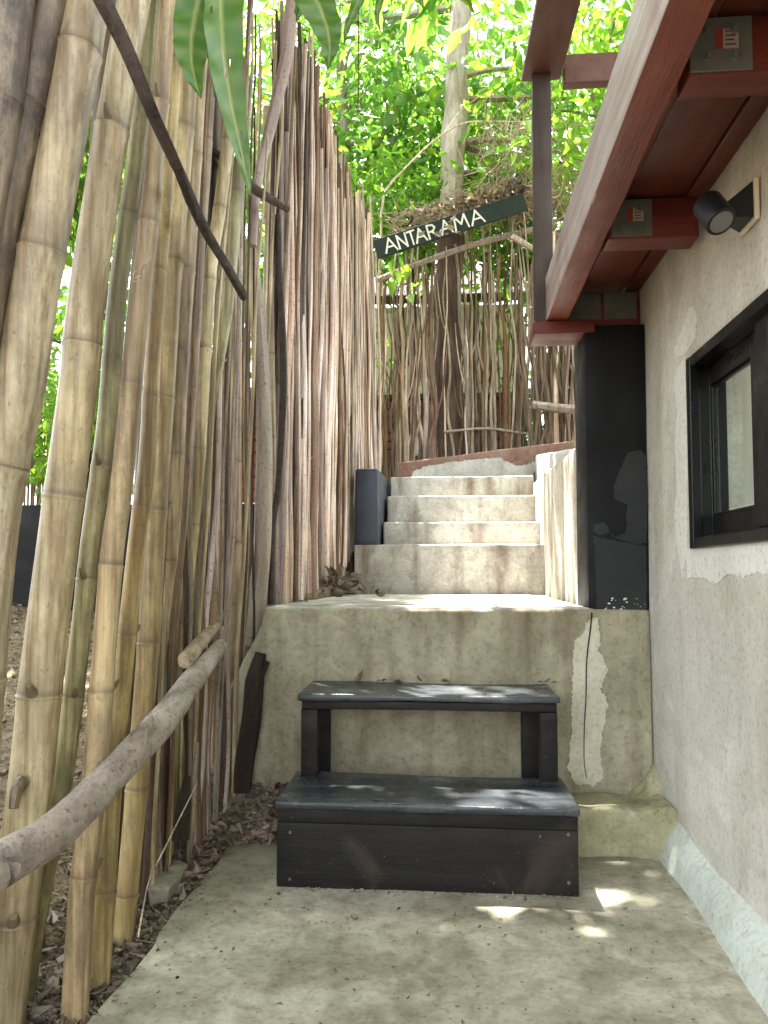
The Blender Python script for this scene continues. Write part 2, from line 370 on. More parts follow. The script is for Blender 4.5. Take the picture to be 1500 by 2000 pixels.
# ------------------------------------------------------------------ terrain
def interp(tab, t):
    if t <= tab[0][0]: return tab[0][1]
    for (a, b), (c, d) in zip(tab, tab[1:]):
        if t <= c: return b+(d-b)*(t-a)/(c-a)
    return tab[-1][1]
NEAR = [(-5, -.02), (1.5, -.02), (2.9, .0), (3.15, .12), (3.35, .42), (3.52, .86), (3.75, .98), (4.8, 1.04), (5.7, 1.25), (6.5, 1.7), (7.2, 2.1), (9, 2.3), (40, 3.2), (90, 4)]
FAR = [(-5, -.2), (1.5, .0), (2.2, .08), (5.4, .88), (9, 1.8), (40, 3.2), (90, 4)]
def sm(a, b, t): t = min(1, max(0, (t-a)/(b-a))); return t*t*(3-2*t)
def th(x, y):
    n1 = interp(NEAR, y); f1 = interp(FAR, y)
    z = f1+(n1-f1)*sm(-1.7, -1.0, x)
    z += .022*noise.noise(Vector((x*5, y*5, 0)))+.05*noise.noise(Vector((x*1.3, y*1.3, 3)))*sm(-1., -1.6, x)
    if x > -.93:
        zi = -.15 if y < 3.08 else .19*min(1, (y-3.08)/.2)-.01
        if y < 7.45:
            k = sm(-.93, -.86, x) if y < 3.08 else sm(-.97, -.86, x) if y < 3.4 else sm(-.76, -.70, x)
            z = z+(zi-z)*k
    return z
def frange(a, b, s):
    out = []; t = a
    while t < b-1e-9: out.append(t); t += s
    return out
gx = [-60, -40, -25, -15, -10, -8] + frange(-6, -2, .2) + frange(-2, 1.2, .04) + [1.2, 1.5, 2, 3, 4, 6, 10, 20, 40, 60]
gy = [-20, -10, -5, -2, -1, 0] + frange(.4, 1.2, .2) + frange(1.2, 5.0, .05) + frange(5.0, 9, .15) + [9, 10, 11, 12, 14, 17, 22, 30, 45, 90]
t_ = MB(); t_.v = [(x, y, th(x, y)) for y in gy for x in gx]; nx = len(gx)
t_.f = [(j*nx+i, j*nx+i+1, (j+1)*nx+i+1, (j+1)*nx+i) for j in range(len(gy)-1) for i in range(nx-1)]; t_.mi = [0]*len(t_.f)
ground = obj('ground', t_, M['soil']); ground['kind'] = 'structure'

# path slab with a hand-cast, crumbling edge along the soil
def pathfn(p):
    x, y, z = p
    if x < -.8: x += .025*noise.noise(Vector((0, y*3.0, 1)))+.008*noise.noise(Vector((0, y*14, 1)))
    if y > 3.0 and x < -.5: y += .03*noise.noise(Vector((x*5, 0, 4)))
    return (x, y, z+.004*noise.noise(Vector((x*2, y*2, 0))))
pth = obj('path', RB(-.915, 1.0, -1.5, 3.10, -.18, 0, .07, .015, .004, 3, pathfn), M['path']); pth['kind'] = 'structure'

# ------------------------------------------------------------------ concrete staircase
st = thing('concrete_staircase', 'worn concrete stairs and landing rising between the pole fence and the house', 'stairs', (0, 3.2, 0))
def landfn(p):
    x, y, z = p
    k = min(1, max(0, (-.45-x)/.35))
    x -= .17*k*sm(1.0, .55, z) - .05*k*sm(.35, .0, z)
    if y < 3.4 and z > .9: y += .006*noise.noise(Vector((x*4, 0, 9)))
    return (x, y, z)
obj('landing', RB(-.83, .943, 3.315, 5.9, .02, 1.0, .06, .02, .006, 2.5, landfn), M['landing'], st)
stp = [(-.69, .86, 5.70, 1.40, .95), (-.482, .865, 6.06, 1.605, 1.3), (-.478, .87, 6.40, 1.87, 1.5), (-.47, .875, 6.75, 2.09, 1.7)]
for k, (a, b, y0, z1, z0) in enumerate(stp):
    obj('step', RB(a, b, y0, 7.40-.01*k, z0, z1, .06, .016, .008, 3, None, k+1), M['step'], st)
obj('landing_topping', RB(-.825, .70, 3.332, 5.75, .93, 1.006, .08, .014, .004, 3, None, 11), M['step'], st)
def parfn(p):
    x, y, z = p
    return (x, y-.25*(x+.45), z+(.075*(x+.45) if z > 2.1 else 0))
par = obj('parapet', RB(-.45, 1.3, 7.42, 7.6, 1.9, 2.33, .06, .015, .006, 3, parfn), M['redpaint'], st)
# kerb block, painted
blk = obj('side_block', RB(-.685, -.50, 5.74, 7.3, 1.38, 2.02, .06, .02, .004, 3, lambda p: (p[0], p[1], p[2]+.06*(p[1]-5.74)*(1 if p[2] > 1.7 else 0))), M['blue_black'], st)
tag(blk, 'block painted blue black beside the upper steps', None)
def ribs(x, y, z):
    return .014*noise.noise(Vector((0, y*9, z*.35)))+.012*noise.noise(Vector((4, y*22, z*.5)))
def sidefn(p):
    x, y, z = p
    top = z > 1.5
    if top: z = 1.80+(y-3.5)*.068-(1.8-z)
    xx = x+.055*(y-3.5)
    if x < .72: xx -= ribs(x, y, z)*1.3
    return (xx, y, z)
obj('side_wall', RB(.69, .84, 3.605, 7.2, .98, 1.8, .05, .02, .004, 3, sidefn), M['streaked'], st)
def side2(p):
    x, y, z = p
    if z > 1.5: z = 1.86+(y-4.0)*.155-(1.86-z)
    return (x+.055*(y-3.5), y, z)
obj('side_wall', RB(.735, .92, 3.9, 7.35, .99, 1.86, .08, .025, .006, 3, side2), M['greyrender'], st)
def ledgefn(p):
    x, y, z = p
    z += .05*sm(.80, .95, x)*(z > .1); y -= .05*sm(.84, .95, x)*(y < 3.2)
    k = sm(.72, .93, x)
    return (x, y-.02*k-.02*noise.noise(Vector((x*6, z*6, 0))), z+.012*noise.noise(Vector((x*9, y*9, 5)))-.02*k)
obj('ledge', RB(.10, .95, 3.065, 3.33, -.02, .19, .04, .02, .006, 5, ledgefn), M['ledge'], st)
# overlays lying on the landing face: filler patch, crack, drips
def blob(pts, face, mat, parent, name, off=.003, jag=.35, seed=0, sub=5):
    """thin coat with a ragged outline; pts in plane coordinates, face maps (a,b) to 3-D"""
    c = np.mean(np.array(pts), 0)
    out = []
    n = len(pts)
    for i in range(n):
        a, b = np.array(pts[i]), np.array(pts[(i+1) % n])
        L = np.linalg.norm(b-a); nrm = np.array([b[1]-a[1], a[0]-b[0]])/max(L, 1e-6)
        k = max(2, int(L/.005)) if sub else 1
        for j in range(k):
            q = a+(b-a)*j/k
            w_ = noise.noise(Vector((q[0]*25+seed, q[1]*25, seed)))*.5+noise.noise(Vector((q[0]*80+seed, q[1]*80, seed)))*.45+noise.noise(Vector((q[0]*220+seed, q[1]*220, seed)))*.25
            out.append(q+nrm*w_*jag*.04)
    mb = MB()
    m_ = len(out)
    top = [face(q[0], q[1], off) for q in out]; bot = [face(q[0], q[1], -.004) for q in out]
    mb.add(top+bot, [tuple(range(m_))]+[(i, (i+1) % m_, m_+(i+1) % m_, m_+i) for i in range(m_)])
    bm = bmesh.new(); me = bpy.data.meshes.new('t'); me.from_pydata(mb.v, [], mb.f); bm.from_mesh(me)
    bmesh.ops.triangulate(bm, faces=[f for f in bm.faces if len(f.verts) > 4]); bmesh.ops.recalc_face_normals(bm, faces=bm.faces)
    bm.verts.index_update()
    o2 = MB().add([v.co for v in bm.verts], [tuple(v.index for v in f.verts) for f in bm.faces]); bm.free(); bpy.data.meshes.remove(me)
    return obj(name, o2, mat, parent, smooth=False)
def pix_y(pts, y): return [(P(u, v, y=y).x, P(u, v, y=y).z) for u, v in pts]
fy = lambda Y: (lambda a, b, o: Vector((a, Y-o, b)))
LY = 3.309
blob(pix_y([(1150, 1210), (1165, 1208), (1172, 1240), (1170, 1270), (1187, 1310), (1172, 1345), (1190, 1375), (1180, 1420), (1170, 1470), (1178, 1510), (1160, 1535), (1125, 1530), (1108, 1500), (1118, 1440), (1115, 1380), (1120, 1300), (1118, 1265), (1138, 1235)], LY), fy(LY), M['patch'], st, 'filler_patch', .002, .5, 1)
ck = MB(); tube(ck, [P(u, v, y=LY-.007) for u, v in [(1156, 1196), (1154, 1225), (1147, 1290), (1146, 1360), (1142, 1420), (1141, 1490), (1146, 1520)]], [.004, .003, .0025, .002, .0015], 5, .03, .006)
M['crack'] = NT('crack_shadow_dirt').done((.02, .017, .014), .95)
obj('crack', ck, M['crack'], st)
# grey render patch on the red parapet
pf = lambda a, b, o: Vector((a, 7.42-.25*(a+.45)-.006-o, b))
Yp = 7.25
blob([(P(u, v, y=Yp).x, P(u, v, y=Yp).z) for u, v in [(800, 934), (806, 918), (830, 908), (880, 902), (930, 898), (975, 897), (990, 906), (1010, 915), (1038, 908), (1046, 912), (1035, 934), (900, 936)]], pf, M['greyrender'], st, 'filler_patch', .004, .6, 5)

# ------------------------------------------------------------------ timber step stool
so = thing('wooden_step_stool', 'black painted two-tread wooden step standing against the concrete landing', 'step stool', (-.05, 2.9, 0))
AX = -.0
def sf(p):   # whole stool is a hair out of square
    x, y, z = p; return (x, y+.0*(x), z+.004*noise.noise(Vector((x*2, 0, z*3))))
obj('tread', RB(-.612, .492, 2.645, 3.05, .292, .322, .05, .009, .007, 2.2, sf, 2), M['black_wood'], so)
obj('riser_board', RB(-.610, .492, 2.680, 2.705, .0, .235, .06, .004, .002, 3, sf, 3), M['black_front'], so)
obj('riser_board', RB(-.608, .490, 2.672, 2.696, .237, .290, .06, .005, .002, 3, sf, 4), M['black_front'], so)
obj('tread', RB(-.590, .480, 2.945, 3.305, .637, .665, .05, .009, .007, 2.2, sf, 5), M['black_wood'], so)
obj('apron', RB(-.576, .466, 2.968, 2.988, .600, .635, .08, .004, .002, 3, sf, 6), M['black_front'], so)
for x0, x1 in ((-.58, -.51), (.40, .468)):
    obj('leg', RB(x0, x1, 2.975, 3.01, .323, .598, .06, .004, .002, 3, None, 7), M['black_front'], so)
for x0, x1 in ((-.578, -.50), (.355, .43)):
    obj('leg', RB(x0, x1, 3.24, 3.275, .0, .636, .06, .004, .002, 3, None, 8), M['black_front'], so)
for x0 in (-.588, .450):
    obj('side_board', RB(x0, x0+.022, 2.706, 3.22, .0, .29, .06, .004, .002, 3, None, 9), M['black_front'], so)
nl = MB()
for (x, z) in ((-.56, .03), (.455, .05), (.455, .22), (-.56, .2)):
    tube(nl, [(x, 2.681, z), (x, 2.676, z)], .006, 8, .1)
obj('screw', nl, M['steel'], so)

# ------------------------------------------------------------------ house on the right
WX = .945
ho = thing('plastered_house', 'pale plastered house corner with black pillar, black window and red timber overhang', 'house', (WX, 2, 0))
# wall with a window opening
wy = frange(-1.5, .9, .3)+frange(.9, 3.60, .06)+[3.60]
wz = frange(-.1, 2.6, .06)+[2.6]
OY0, OY1, OZ0, OZ1 = 1.1, 2.742, 1.262, 1.957
wy = sorted(set([y for y in wy if min(abs(y-OY0), abs(y-OY1)) > .02]+[OY0, OY1])); wz = sorted(set([z for z in wz if min(abs(z-OZ0), abs(z-OZ1)) > .02]+[OZ0, OZ1]))
wm = MB(); wm.v = [(WX+.007*noise.noise(Vector((0, y*1.6, z*1.6)))+.002*noise.noise(Vector((0, y*8, z*8))), y, z) for z in wz for y in wy]
n_ = len(wy)
for j in range(len(wz)-1):
    for i in range(n_-1):
        yc = (wy[i]+wy[i+1])/2; zc = (wz[j]+wz[j+1])/2
        if OY0 < yc < OY1 and OZ0 < zc < OZ1: continue
        wm.f.append((j*n_+i, (j+1)*n_+i, (j+1)*n_+i+1, j*n_+i+1)); wm.mi.append(0)
wl = obj('wall', wm, M['wall'], ho)
so_ = wl.modifiers.new('thick', 'SOLIDIFY'); so_.thickness = .18; so_.offset = -1
rm = MB(); X0, X1, Y0, Y1 = 1.13, 4.0, -1.5, 3.6
rm.add([(X0, Y0, 0), (X1, Y0, 0), (X1, Y1, 0), (X0, Y1, 0), (X0, Y0, 2.59), (X1, Y0, 2.59), (X1, Y1, 2.59), (X0, Y1, 2.59)], [(0, 1, 2, 3), (0, 4, 5, 1), (2, 6, 7, 3)])
obj('room_wall', rm, M['roomwall'], ho, smooth=False)  # far side left open so sky light backlights the curtain
# repair coats on the wall round the window
fx = lambda a, b, o: Vector((WX+.007*noise.noise(Vector((0, a*1.6, b*1.6)))-.002-o, a, b))
def pix_x(pts, x): return [(P(u, v, x=x).y, P(u, v, x=x).z) for u, v in pts]
M['wallpatch'] = plaster('new_plaster_coat', (.64, .655, .61), (.70, .715, .67), (.58, .57, .50), .5, .08, coat=.2, grime=.15, bst=.16)
blob(pix_x([(1342, 1072), (1345, 1130), (1372, 1128), (1400, 1142), (1420, 1120), (1450, 1128), (1480, 1118), (1560, 1125), (1560, 1030), (1500, 1040)], WX), fx, M['wallpatch'], ho, 'repair_coat', .0008, .3, 8)
blob(pix_x([(1338, 700), (1322, 720), (1318, 760), (1325, 800), (1320, 850), (1322, 950), (1318, 1010), (1326, 1080), (1335, 1128), (1343, 1070), (1342, 900), (1340, 760)], WX), fx, M['wallpatch'], ho, 'repair_coat', .0008, .2, 9)
blob(pix_x([(1322, 700), (1318, 680), (1330, 650), (1348, 600), (1358, 595), (1362, 620), (1358, 665), (1340, 690)], WX), fx, M['wallpatch'], ho, 'repair_coat', .0008, .3, 10)
# sloping skirting fillet
sk = MB(); sv = []; ys = frange(-.5, 3.08, .07)+[3.10]
NSK = 9
for y in ys:
    fl = 1+.25*sm(2.6, 3.0, y); wd = (.058+.05*sm(3.0, 1.8, y))*fl; hg = .145*fl
    for k in range(NSK):
        t = k/(NSK-1)
        x = WX+.004-wd*(1-t)**.85; z = hg*(t**1.15)-.004
        bulge = .012*math.sin(math.pi*t)
        nn = .006*noise.noise(Vector((y*5, t*2, 0)))+.004*noise.noise(Vector((y*17, t*5, 0)))
        sv.append((x-bulge+nn, y, z+bulge*.6+nn))
sk.add(sv, [(j*NSK+i, (j+1)*NSK+i, (j+1)*NSK+i+1, j*NSK+i+1) for j in range(len(ys)-1) for i in range(NSK-1)])
obj('skirting', sk, M['mint'], ho)
cn = MB(); cv = []
for j in range(9):
    for i in range(9):
        a = i/8*math.pi/2; t = j/8
        rr_ = .13*(1-t)**1.1*(1+.25*noise.noise(Vector((i*.6, j*.5, 2))))
        cv.append((WX-.0+.006-rr_*math.sin(a)*1.0, 3.315-rr_*math.cos(a)*1.1+.005, .17+.16*t+.01*noise.noise(Vector((i*.5, j*.7, 0)))))
cn.add(cv, [(j*9+i, j*9+i+1, (j+1)*9+i+1, (j+1)*9+i) for j in range(8) for i in range(8)])
obj('skirting', cn, M['ledge'], ho)
# pillar
pil = obj('pillar', MB().add(*rbox(.672, .943, 3.335, 3.60, 1.0, 2.31, .08, .007, .003, 2, None, 3)), [M['black_plaster']], ho)
for p_ in [[(1225, 885), (1250, 878), (1262, 890), (1264, 985), (1263, 1060), (1245, 1062), (1205, 1052), (1190, 1040), (1170, 1045), (1160, 1040), (1160, 1025), (1180, 1020), (1200, 1050), (1222, 1040), (1225, 985), (1200, 975), (1198, 950), (1210, 920)]]:
    blob(pix_y(p_, 3.333), fy(3.334), M['charcoal_plaster'], ho, 'faded_patch', .002, .25, 12)
blob(pix_y([(1160, 1048), (1262, 1066), (1263, 1190), (1240, 1196), (1166, 1188)], 3.333), fy(3.334), M['charcoal_plaster'], ho, 'faded_patch', .0015, .25, 13)
fk = MB(); M['fleck'] = NT('exposed_white_plaster').done((.62, .62, .58), .9)
for i in range(60):
    u = 1180+80*random.random(); v = 1203-36*random.random()**2.4
    c = P(u, v, y=3.331); s_ = .0012+.004*random.random()**2.5
    k = 7; ring = [Vector((c.x+s_*1.5*math.cos(a)*(.6+.7*random.random()), 3.3315, c.z+s_*math.sin(a)*(.6+.7*random.random()))) for a in [2*math.pi*q/k for q in range(k)]]
    fk.add(ring+[r_+Vector((0, .006, 0)) for r_ in ring], [tuple(range(k))[::-1]]+[(q, (q+1) % k, k+(q+1) % k, k+q) for q in range(k)])
obj('paint_fleck', fk, M['fleck'], ho, smooth=False)
# window
wn = MB()
def ring(mb, y0, y1, z0, z1, b, x0, x1, bt=None, bb=None):
    bt = bt or b; bb = bb or b
    mb.add(*box(x0, x1, y0, y0+b, z0, z1)); mb.add(*box(x0, x1, y1-b, y1, z0, z1))
    mb.add(*box(x0+.0015, x1-.0015, y0+b, y1-b, z1-bt, z1)); mb.add(*box(x0+.0015, x1-.0015, y0+b, y1-b, z0, z0+bb))
    return mb
win = obj('window', ring(MB(), 1.08, 2.750, 1.250, 1.965, .04, .925, .962), M['frame'], ho, smooth=False, bevel=.004)
obj('frame', ring(MB(), 1.11, 2.738, 1.272, 1.950, .022, .950, 1.06), M['frame'], win, smooth=False, bevel=.003)
def sash(y0, y1, x0, x1, l, r_):
    mb = MB(); z0, z1 = 1.296, 1.928
    mb.add(*box(x0, x1, y0, y0+r_, z0, z1)); mb.add(*box(x0, x1, y1-l, y1, z0, z1))
    mb.add(*box(x0+.0015, x1-.0015, y0+r_, y1-l, z1-.075, z1)); mb.add(*box(x0+.0015, x1-.0015, y0+r_, y1-l, z0, z0+.075))
    obj('sash', mb, M['frame'], win, smooth=False, bevel=.005)
    obj('bead', ring(MB(), y0+r_+.0015, y1-l-.0015, z0+.0765, z1-.0765, .007, x0+.008, x1-.008), M['frame'], win, smooth=False, bevel=.003)
    obj('pane', BX((x0+x1)/2-.002, (x0+x1)/2+.002, y0+r_+.015, y1-l-.015, z0+.09, z1-.09), M['glass'], win, smooth=False)
sash(2.19, 2.765, .995, 1.032, .05, .17)
sash(1.62, 2.235, .958, .992, .085, .085)
cu = MB(); cv = []; ny = 120
for i in range(ny):
    y = .86+1.62*i/(ny-1)
    for z in (.9, 1.3, 1.7, 2.1):
        cv.append((1.085+.024*math.sin(y*75+math.sin(y*9)*2)+.006*math.sin(y*190), y, z))
cu.add(cv, [(i*4+k, (i+1)*4+k, (i+1)*4+k+1, i*4+k+1) for i in range(ny-1) for k in range(3)])
tag(obj('curtain', cu, M['curtain']), 'white gathered curtain hanging behind the black window pane', 'curtain')
# overhang: beam, joists, soffit
def jit(s, a=.002): return lambda p: (p[0]+a*noise.noise(Vector((s, p[1]*3, p[2]*3))), p[1], p[2]+a*noise.noise(Vector((p[0]*3, p[1]*3, s))))
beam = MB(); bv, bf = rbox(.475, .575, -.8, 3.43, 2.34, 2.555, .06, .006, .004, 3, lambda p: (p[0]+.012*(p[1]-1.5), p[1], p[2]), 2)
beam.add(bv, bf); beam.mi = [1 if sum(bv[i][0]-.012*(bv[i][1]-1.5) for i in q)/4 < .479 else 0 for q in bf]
obj('roof_beam', beam, [M['red'], M['sheen_side']], ho)
jo = []
for (y0, y1, x1, s_) in ((2.545, 2.645, .915, 1), (1.71, 1.80, .942, 2), (.86, .95, .942, 3), (3.40, 3.50, .942, 4)):
    z0 = 2.345 if s_ != 4 else 2.313
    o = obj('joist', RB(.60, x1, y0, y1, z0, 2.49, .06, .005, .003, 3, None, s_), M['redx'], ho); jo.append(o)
def plate(par_, x0, x1, y, z0, z1, sticker, nb=4):
    pm = MB().add(*box(x0, x1, y-.006, y-.0005, z0, z1))
    for i in range(nb):
        bx_ = x0+(x1-x0)*(.28 if i % 2 else .72); bz = z0+(z1-z0)*(.25 if i < 2 else .75)
        tube(pm, [(bx_, y-.005, bz), (bx_, y-.010, bz)], .012, 12, .1); tube(pm, [(bx_, y-.009, bz), (bx_, y-.020, bz)], .007, 6, .1)
    o = obj('steel_plate', pm, M['steel'], par_, smooth=False, bevel=.0015)
    if sticker:
        xc = (x0+x1)/2+.01; zc = z0+(z1-z0)*.58
        sm_ = MB().add(*box(xc-.024, xc-.006, y-.0075, y-.0062, zc-.024, zc+.024), 1).add(*box(xc-.0058, xc+.030, y-.0075, y-.0062, zc-.024, zc+.024), 0)
        for q in range(4):
            zz = zc-.016+.011*q
            sm_.add(*box(xc, xc+.024-.004*(q % 2), y-.0082, y-.0074, zz, zz+.003), 2)
        obj('sticker', sm_, [M['stickerw'], M['stickerr'], M['brown']], par_, smooth=False)
    return o
plate(jo[0], .61, .752, 2.545, 2.352, 2.485, True)
plate(jo[1], .60, .745, 1.71, 2.352, 2.485, True)
plate(jo[3], .61, .76, 3.40, 2.36, 2.485, False); plate(jo[3], .775, .925, 3.398, 2.36, 2.485, False)
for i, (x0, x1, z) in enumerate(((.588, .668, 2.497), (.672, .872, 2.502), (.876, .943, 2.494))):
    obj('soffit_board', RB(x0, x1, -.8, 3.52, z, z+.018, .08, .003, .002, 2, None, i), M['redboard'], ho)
obj('roof_deck', BX(.60, 4.3, -1.2, 3.65, 2.61, 2.68), M['brown'], ho, smooth=False)
obj('cross_beam', RB(.44, .72, 3.33, 3.52, 2.276, 2.338, .06, .006, .003, 3, None, 5), M['redx'], ho)
# upper railing standing above the overhang
obj('rail_post', RB(.448, .535, 3.355, 3.40, 2.282, 3.555, .08, .004, .003, 3, None, 1), M['brown'], ho)
obj('handrail', RB(.405, .59, -.5, 3.42, 3.556, 3.60, .08, .006, .003, 3, lambda p: (p[0]+.03*(3.4-p[1])*.6, p[1], p[2]), 2), M['brownr'], ho)
obj('cross_rail', RB(.60, 2.6, 3.36, 3.41, 3.50, 3.64, .08, .005, .004, 3, None, 3), M['brownr'], ho)

# wall lamp
lc = P(1395, 416, y=2.13)
la = thing('wall_lamp', 'dark grey swivel spotlight fixed to the plaster wall above the window', 'wall lamp', (WX, 2.19, 2.26))
ax = Vector((.18, -.52, -.80)).normalized()
hd = MB(); tube(hd, [lc-ax*.052, lc-ax*.048, lc+ax*.045, lc+ax*.050], [.037, .043, .043, .041], 28, 1, smoothpath=False)
obj('lamp_head', hd, M['lampmetal'], la)
ln = MB(); tube(ln, [lc+ax*.046, lc+ax*.0515], .033, 24, 1, smoothpath=False); obj('lens', ln, M['lens'], la)
bp = MB(); yc, zc = 2.19, 2.262
a0 = lc+Vector((.03, 0, 0))
def quadring(c, hy, hz): return [Vector((c[0], c[1]-hy, c[2]-hz)), Vector((c[0], c[1]+hy, c[2]-hz)), Vector((c[0], c[1]+hy, c[2]+hz)), Vector((c[0], c[1]-hy, c[2]+hz))]
r1 = quadring((lc.x+.028, lc.y+.01, lc.z+.004), .018, .020); r2 = quadring((WX-.02, yc, zc), .052, .055)
bp.add(r1+r2, [(0, 1, 2, 3), (4, 7, 6, 5)]+[(i, 4+i, 4+(i+1) % 4, (i+1) % 4) for i in range(4)])
obj('bracket', bp, M['lampmetal'], la, smooth=False, bevel=.003)
obj('gasket', BX(WX-.019, WX-.004, yc-.058, yc+.058, zc-.062, zc+.062), M['cream'], la, smooth=False, bevel=.004)

# ------------------------------------------------------------------ bamboo pole fence, left
def bamboo_pole(parent, pts, rad, mat, node=.30, seg=26, name='bamboo_pole', phase=None, stub=0.):
    path, ts = catmull(pts, .005)
    L = [0.]
    for a, b in zip(path, path[1:]): L.append(L[-1]+(b-a).length)
    tot = L[-1]; ph = random.random()*node if phase is None else phase
    nodes = []; q = ph
    while q < tot: nodes.append(q); q += node*(.75+.5*random.random())
    mb = MB(); v = []; marks = []; keep = []
    last = -1
    for i, l in enumerate(L):      # rings: dense at the nodes only
        d = min([abs(l-n_) for n_ in nodes] or [9])
        if (d < .014) or (d < .05 and l-last > .014) or l-last > .06 or i in (0, len(L)-1): keep.append(i); last = l
    sd = random.random()*50
    grooves = {}; nz = [random.random()*1.6 for _ in range(7)]; kx = [(random.gauss(0, .10), random.gauss(0, .1)) for _ in range(40)]
    for i in keep:
        l = L[i]; ni = sum(1 for n_ in nodes if n_ < l)
        if ni not in grooves: grooves[ni] = int(seg*random.uniform(.5, 1.0)) % seg if random.random() < .55 else -1
        gk = grooves[ni]; d = min([abs(l-n_) for n_ in nodes] or [9])
        sgn = min([(abs(l-n_), l-n_) for n_ in nodes] or [(9, 9)])[1]
        r_ = rad[0]+(rad[1]-rad[0])*l/tot
        r_ *= 1+.045*math.exp(-(sgn/.0035)**2)+.05*math.exp(-(d/.030)**2)+.03*math.exp(-((sgn-.016)/.004)**2)+.03*noise.noise(Vector((l*1.5, sd, 0)))-(.035*math.exp(-((sgn-.008)/.004)**2))
        mk = .62*math.exp(-((sgn-.008)/.0045)**2)+.20*math.exp(-((sgn-.03)/.03)**2)*nz[sum(1 for n_ in nodes if n_ < l) % 7]
        t = (path[min(i+1, len(path)-1)]-path[max(i-1, 0)]).normalized()
        a = t.cross(Vector((0, 1, 0))).normalized(); b = t.cross(a)
        for k in range(seg):
            an = 2*math.pi*k/seg
            gr = gk == k and rad[0] > .018
            v.append(path[i]+(a*math.cos(an)+b*math.sin(an))*r_*(1-.05*gr+.03*noise.noise(Vector((math.cos(an), math.sin(an), l*2+sd))))); marks.append(min(1, mk+.5*gr))
    n_ = len(keep)
    f = [(i*seg+k, i*seg+(k+1) % seg, (i+1)*seg+(k+1) % seg, (i+1)*seg+k) for i in range(n_-1) for k in range(seg)]
    f += [tuple(range(seg))[::-1], tuple((n_-1)*seg+k for k in range(seg))]
    mb.add(v, f)
    for nn in nodes:      # cut-off branch buds at some nodes
        if random.random() < stub:
            i = min(range(len(L)), key=lambda i: abs(L[i]-nn)); an = random.choice((-.4, .2, .6, 2.6))-math.pi/2
            r_ = rad[0]+(rad[1]-rad[0])*nn/tot
            dr = Vector((math.cos(an)*.9, math.sin(an), .25)).normalized()
            m0 = len(mb.v)
            tube(mb, [path[i]+dr*r_*.8, path[i]+dr*(r_+.012)+Vector((0, 0, .008)), path[i]+dr*(r_+.018+.015*random.random())+Vector((0, 0, .018))], [r_*.36, r_*.24, r_*.15], 12, .006)
            marks += [.7]*(len(mb.v)-m0)
    mb.att = marks
    return obj(name, mb, mat, parent)
bfn = thing('bamboo_fence', 'tall fence of leaning bamboo poles and thin canes left of the path', 'fence', (-1.0, 2.4, 0))
def pole(px, y, wpx, mat, node=.3, stub=.0, extra=True):
    """px: photo points top to bottom of the pole, y its distance, wpx its widths (top, bottom)"""
    pts = [P(u, v, y=y) for u, v in px][::-1]
    # carry on above the frame and down into the soil
    d = (pts[-1]-pts[-2]).normalized()
    if px[0][1] <= 20: pts.append(pts[-1]+d*.7)
    b = pts[0]; g = th(b.x, b.y)
    d0 = (pts[1]-pts[0]).normalized()
    if b.z > g-.05: pts.insert(0, b-d0*(b.z-g+.06))
    k = y/F/2
    return bamboo_pole(bfn, pts, (wpx[1]*k, wpx[0]*k), mat, node, stub=stub)
random.seed(21)
pole([(30, 0), (5, 200), (-45, 500), (-120, 1000), (-190, 1600)], 1.55, (75, 80), M['bam_dark'], 0.71)
pole([(96, 0), (33, 300), (-14, 540), (-90, 1000), (-160, 1600)], 1.62, (76, 80), M['bam_dark'], 0.43)
pole([(172, 0), (146, 150), (118, 300), (90, 450), (63, 600), (38, 770), (-10, 1000), (-50, 1400), (-85, 1900)], 1.66, (78, 110), M['bam_pale'], 0.48, .3)
pole([(262, 0), (228, 200), (200, 367), (167, 600), (155, 740), (130, 930), (108, 1100), (83, 1300), (63, 1505), (38, 1700), (12, 1900), (0, 2010)], 1.80, (58, 90), M['bam_pale'], 0.51, .5)
pole([(293, 0), (270, 270), (232, 550), (208, 833), (178, 1050), (158, 1235), (125, 1500), (88, 1700), (52, 1900), (42, 2000)], 1.90, (34, 42), M['bam_green'], 0.38, .5)
pole([(328, 0), (297, 370), (267, 640), (238, 945), (217, 1100), (187, 1495), (160, 1750), (147, 1960)], 1.88, (32, 52), M['bam_yel'], 0.40, .4)
pole([(348, 0), (325, 380), (310, 530), (298, 700), (287, 900), (263, 1100), (222, 1500), (205, 1750), (194, 1905)], 2.02, (24, 42), M['bam_yel'], 0.37, .3)
pole([(372, 30), (367, 120), (355, 300), (337, 500), (324, 700), (305, 1000), (287, 1300), (262, 1600), (242, 1820)], 2.25, (44, 42), M['bam_yel'], 0.38, .2)
pole([(392, 100), (380, 300), (367, 500), (353, 700), (337, 1000), (320, 1150), (300, 1350), (290, 1500), (288, 1670)], 2.62, (30, 42), M['bam_brown'], 0.37, .2)
pole([(412, 150), (402, 330), (390, 500), (375, 750), (357, 1000), (335, 1250), (318, 1550)], 2.75, (20, 22), M['bam_brown'], 0.34, .2)
pole([(452, 217), (430, 400), (412, 520), (400, 700), (388, 900), (372, 1080), (345, 1350), (333, 1560)], 2.85, (26, 26), M['bam_pale'], 0.35, .3)
pole([(478, 240), (460, 420), (443, 600), (420, 733), (400, 867), (390, 1000), (372, 1250), (358, 1480)], 2.98, (26, 28), M['bam_green'], 0.38, .3)
pole([(476, 120), (470, 300), (463, 500), (460, 700), (460, 900), (460, 1100), (457, 1262)], 3.36, (22, 30), M['bam_brown'], 0.37, .1)
pole([(521, 210), (524, 400), (527, 600), (530, 815), (531, 990), (524, 1170)], 3.62, (16, 20), M['bam_pale'], 0.37, .1)
random.seed(99)
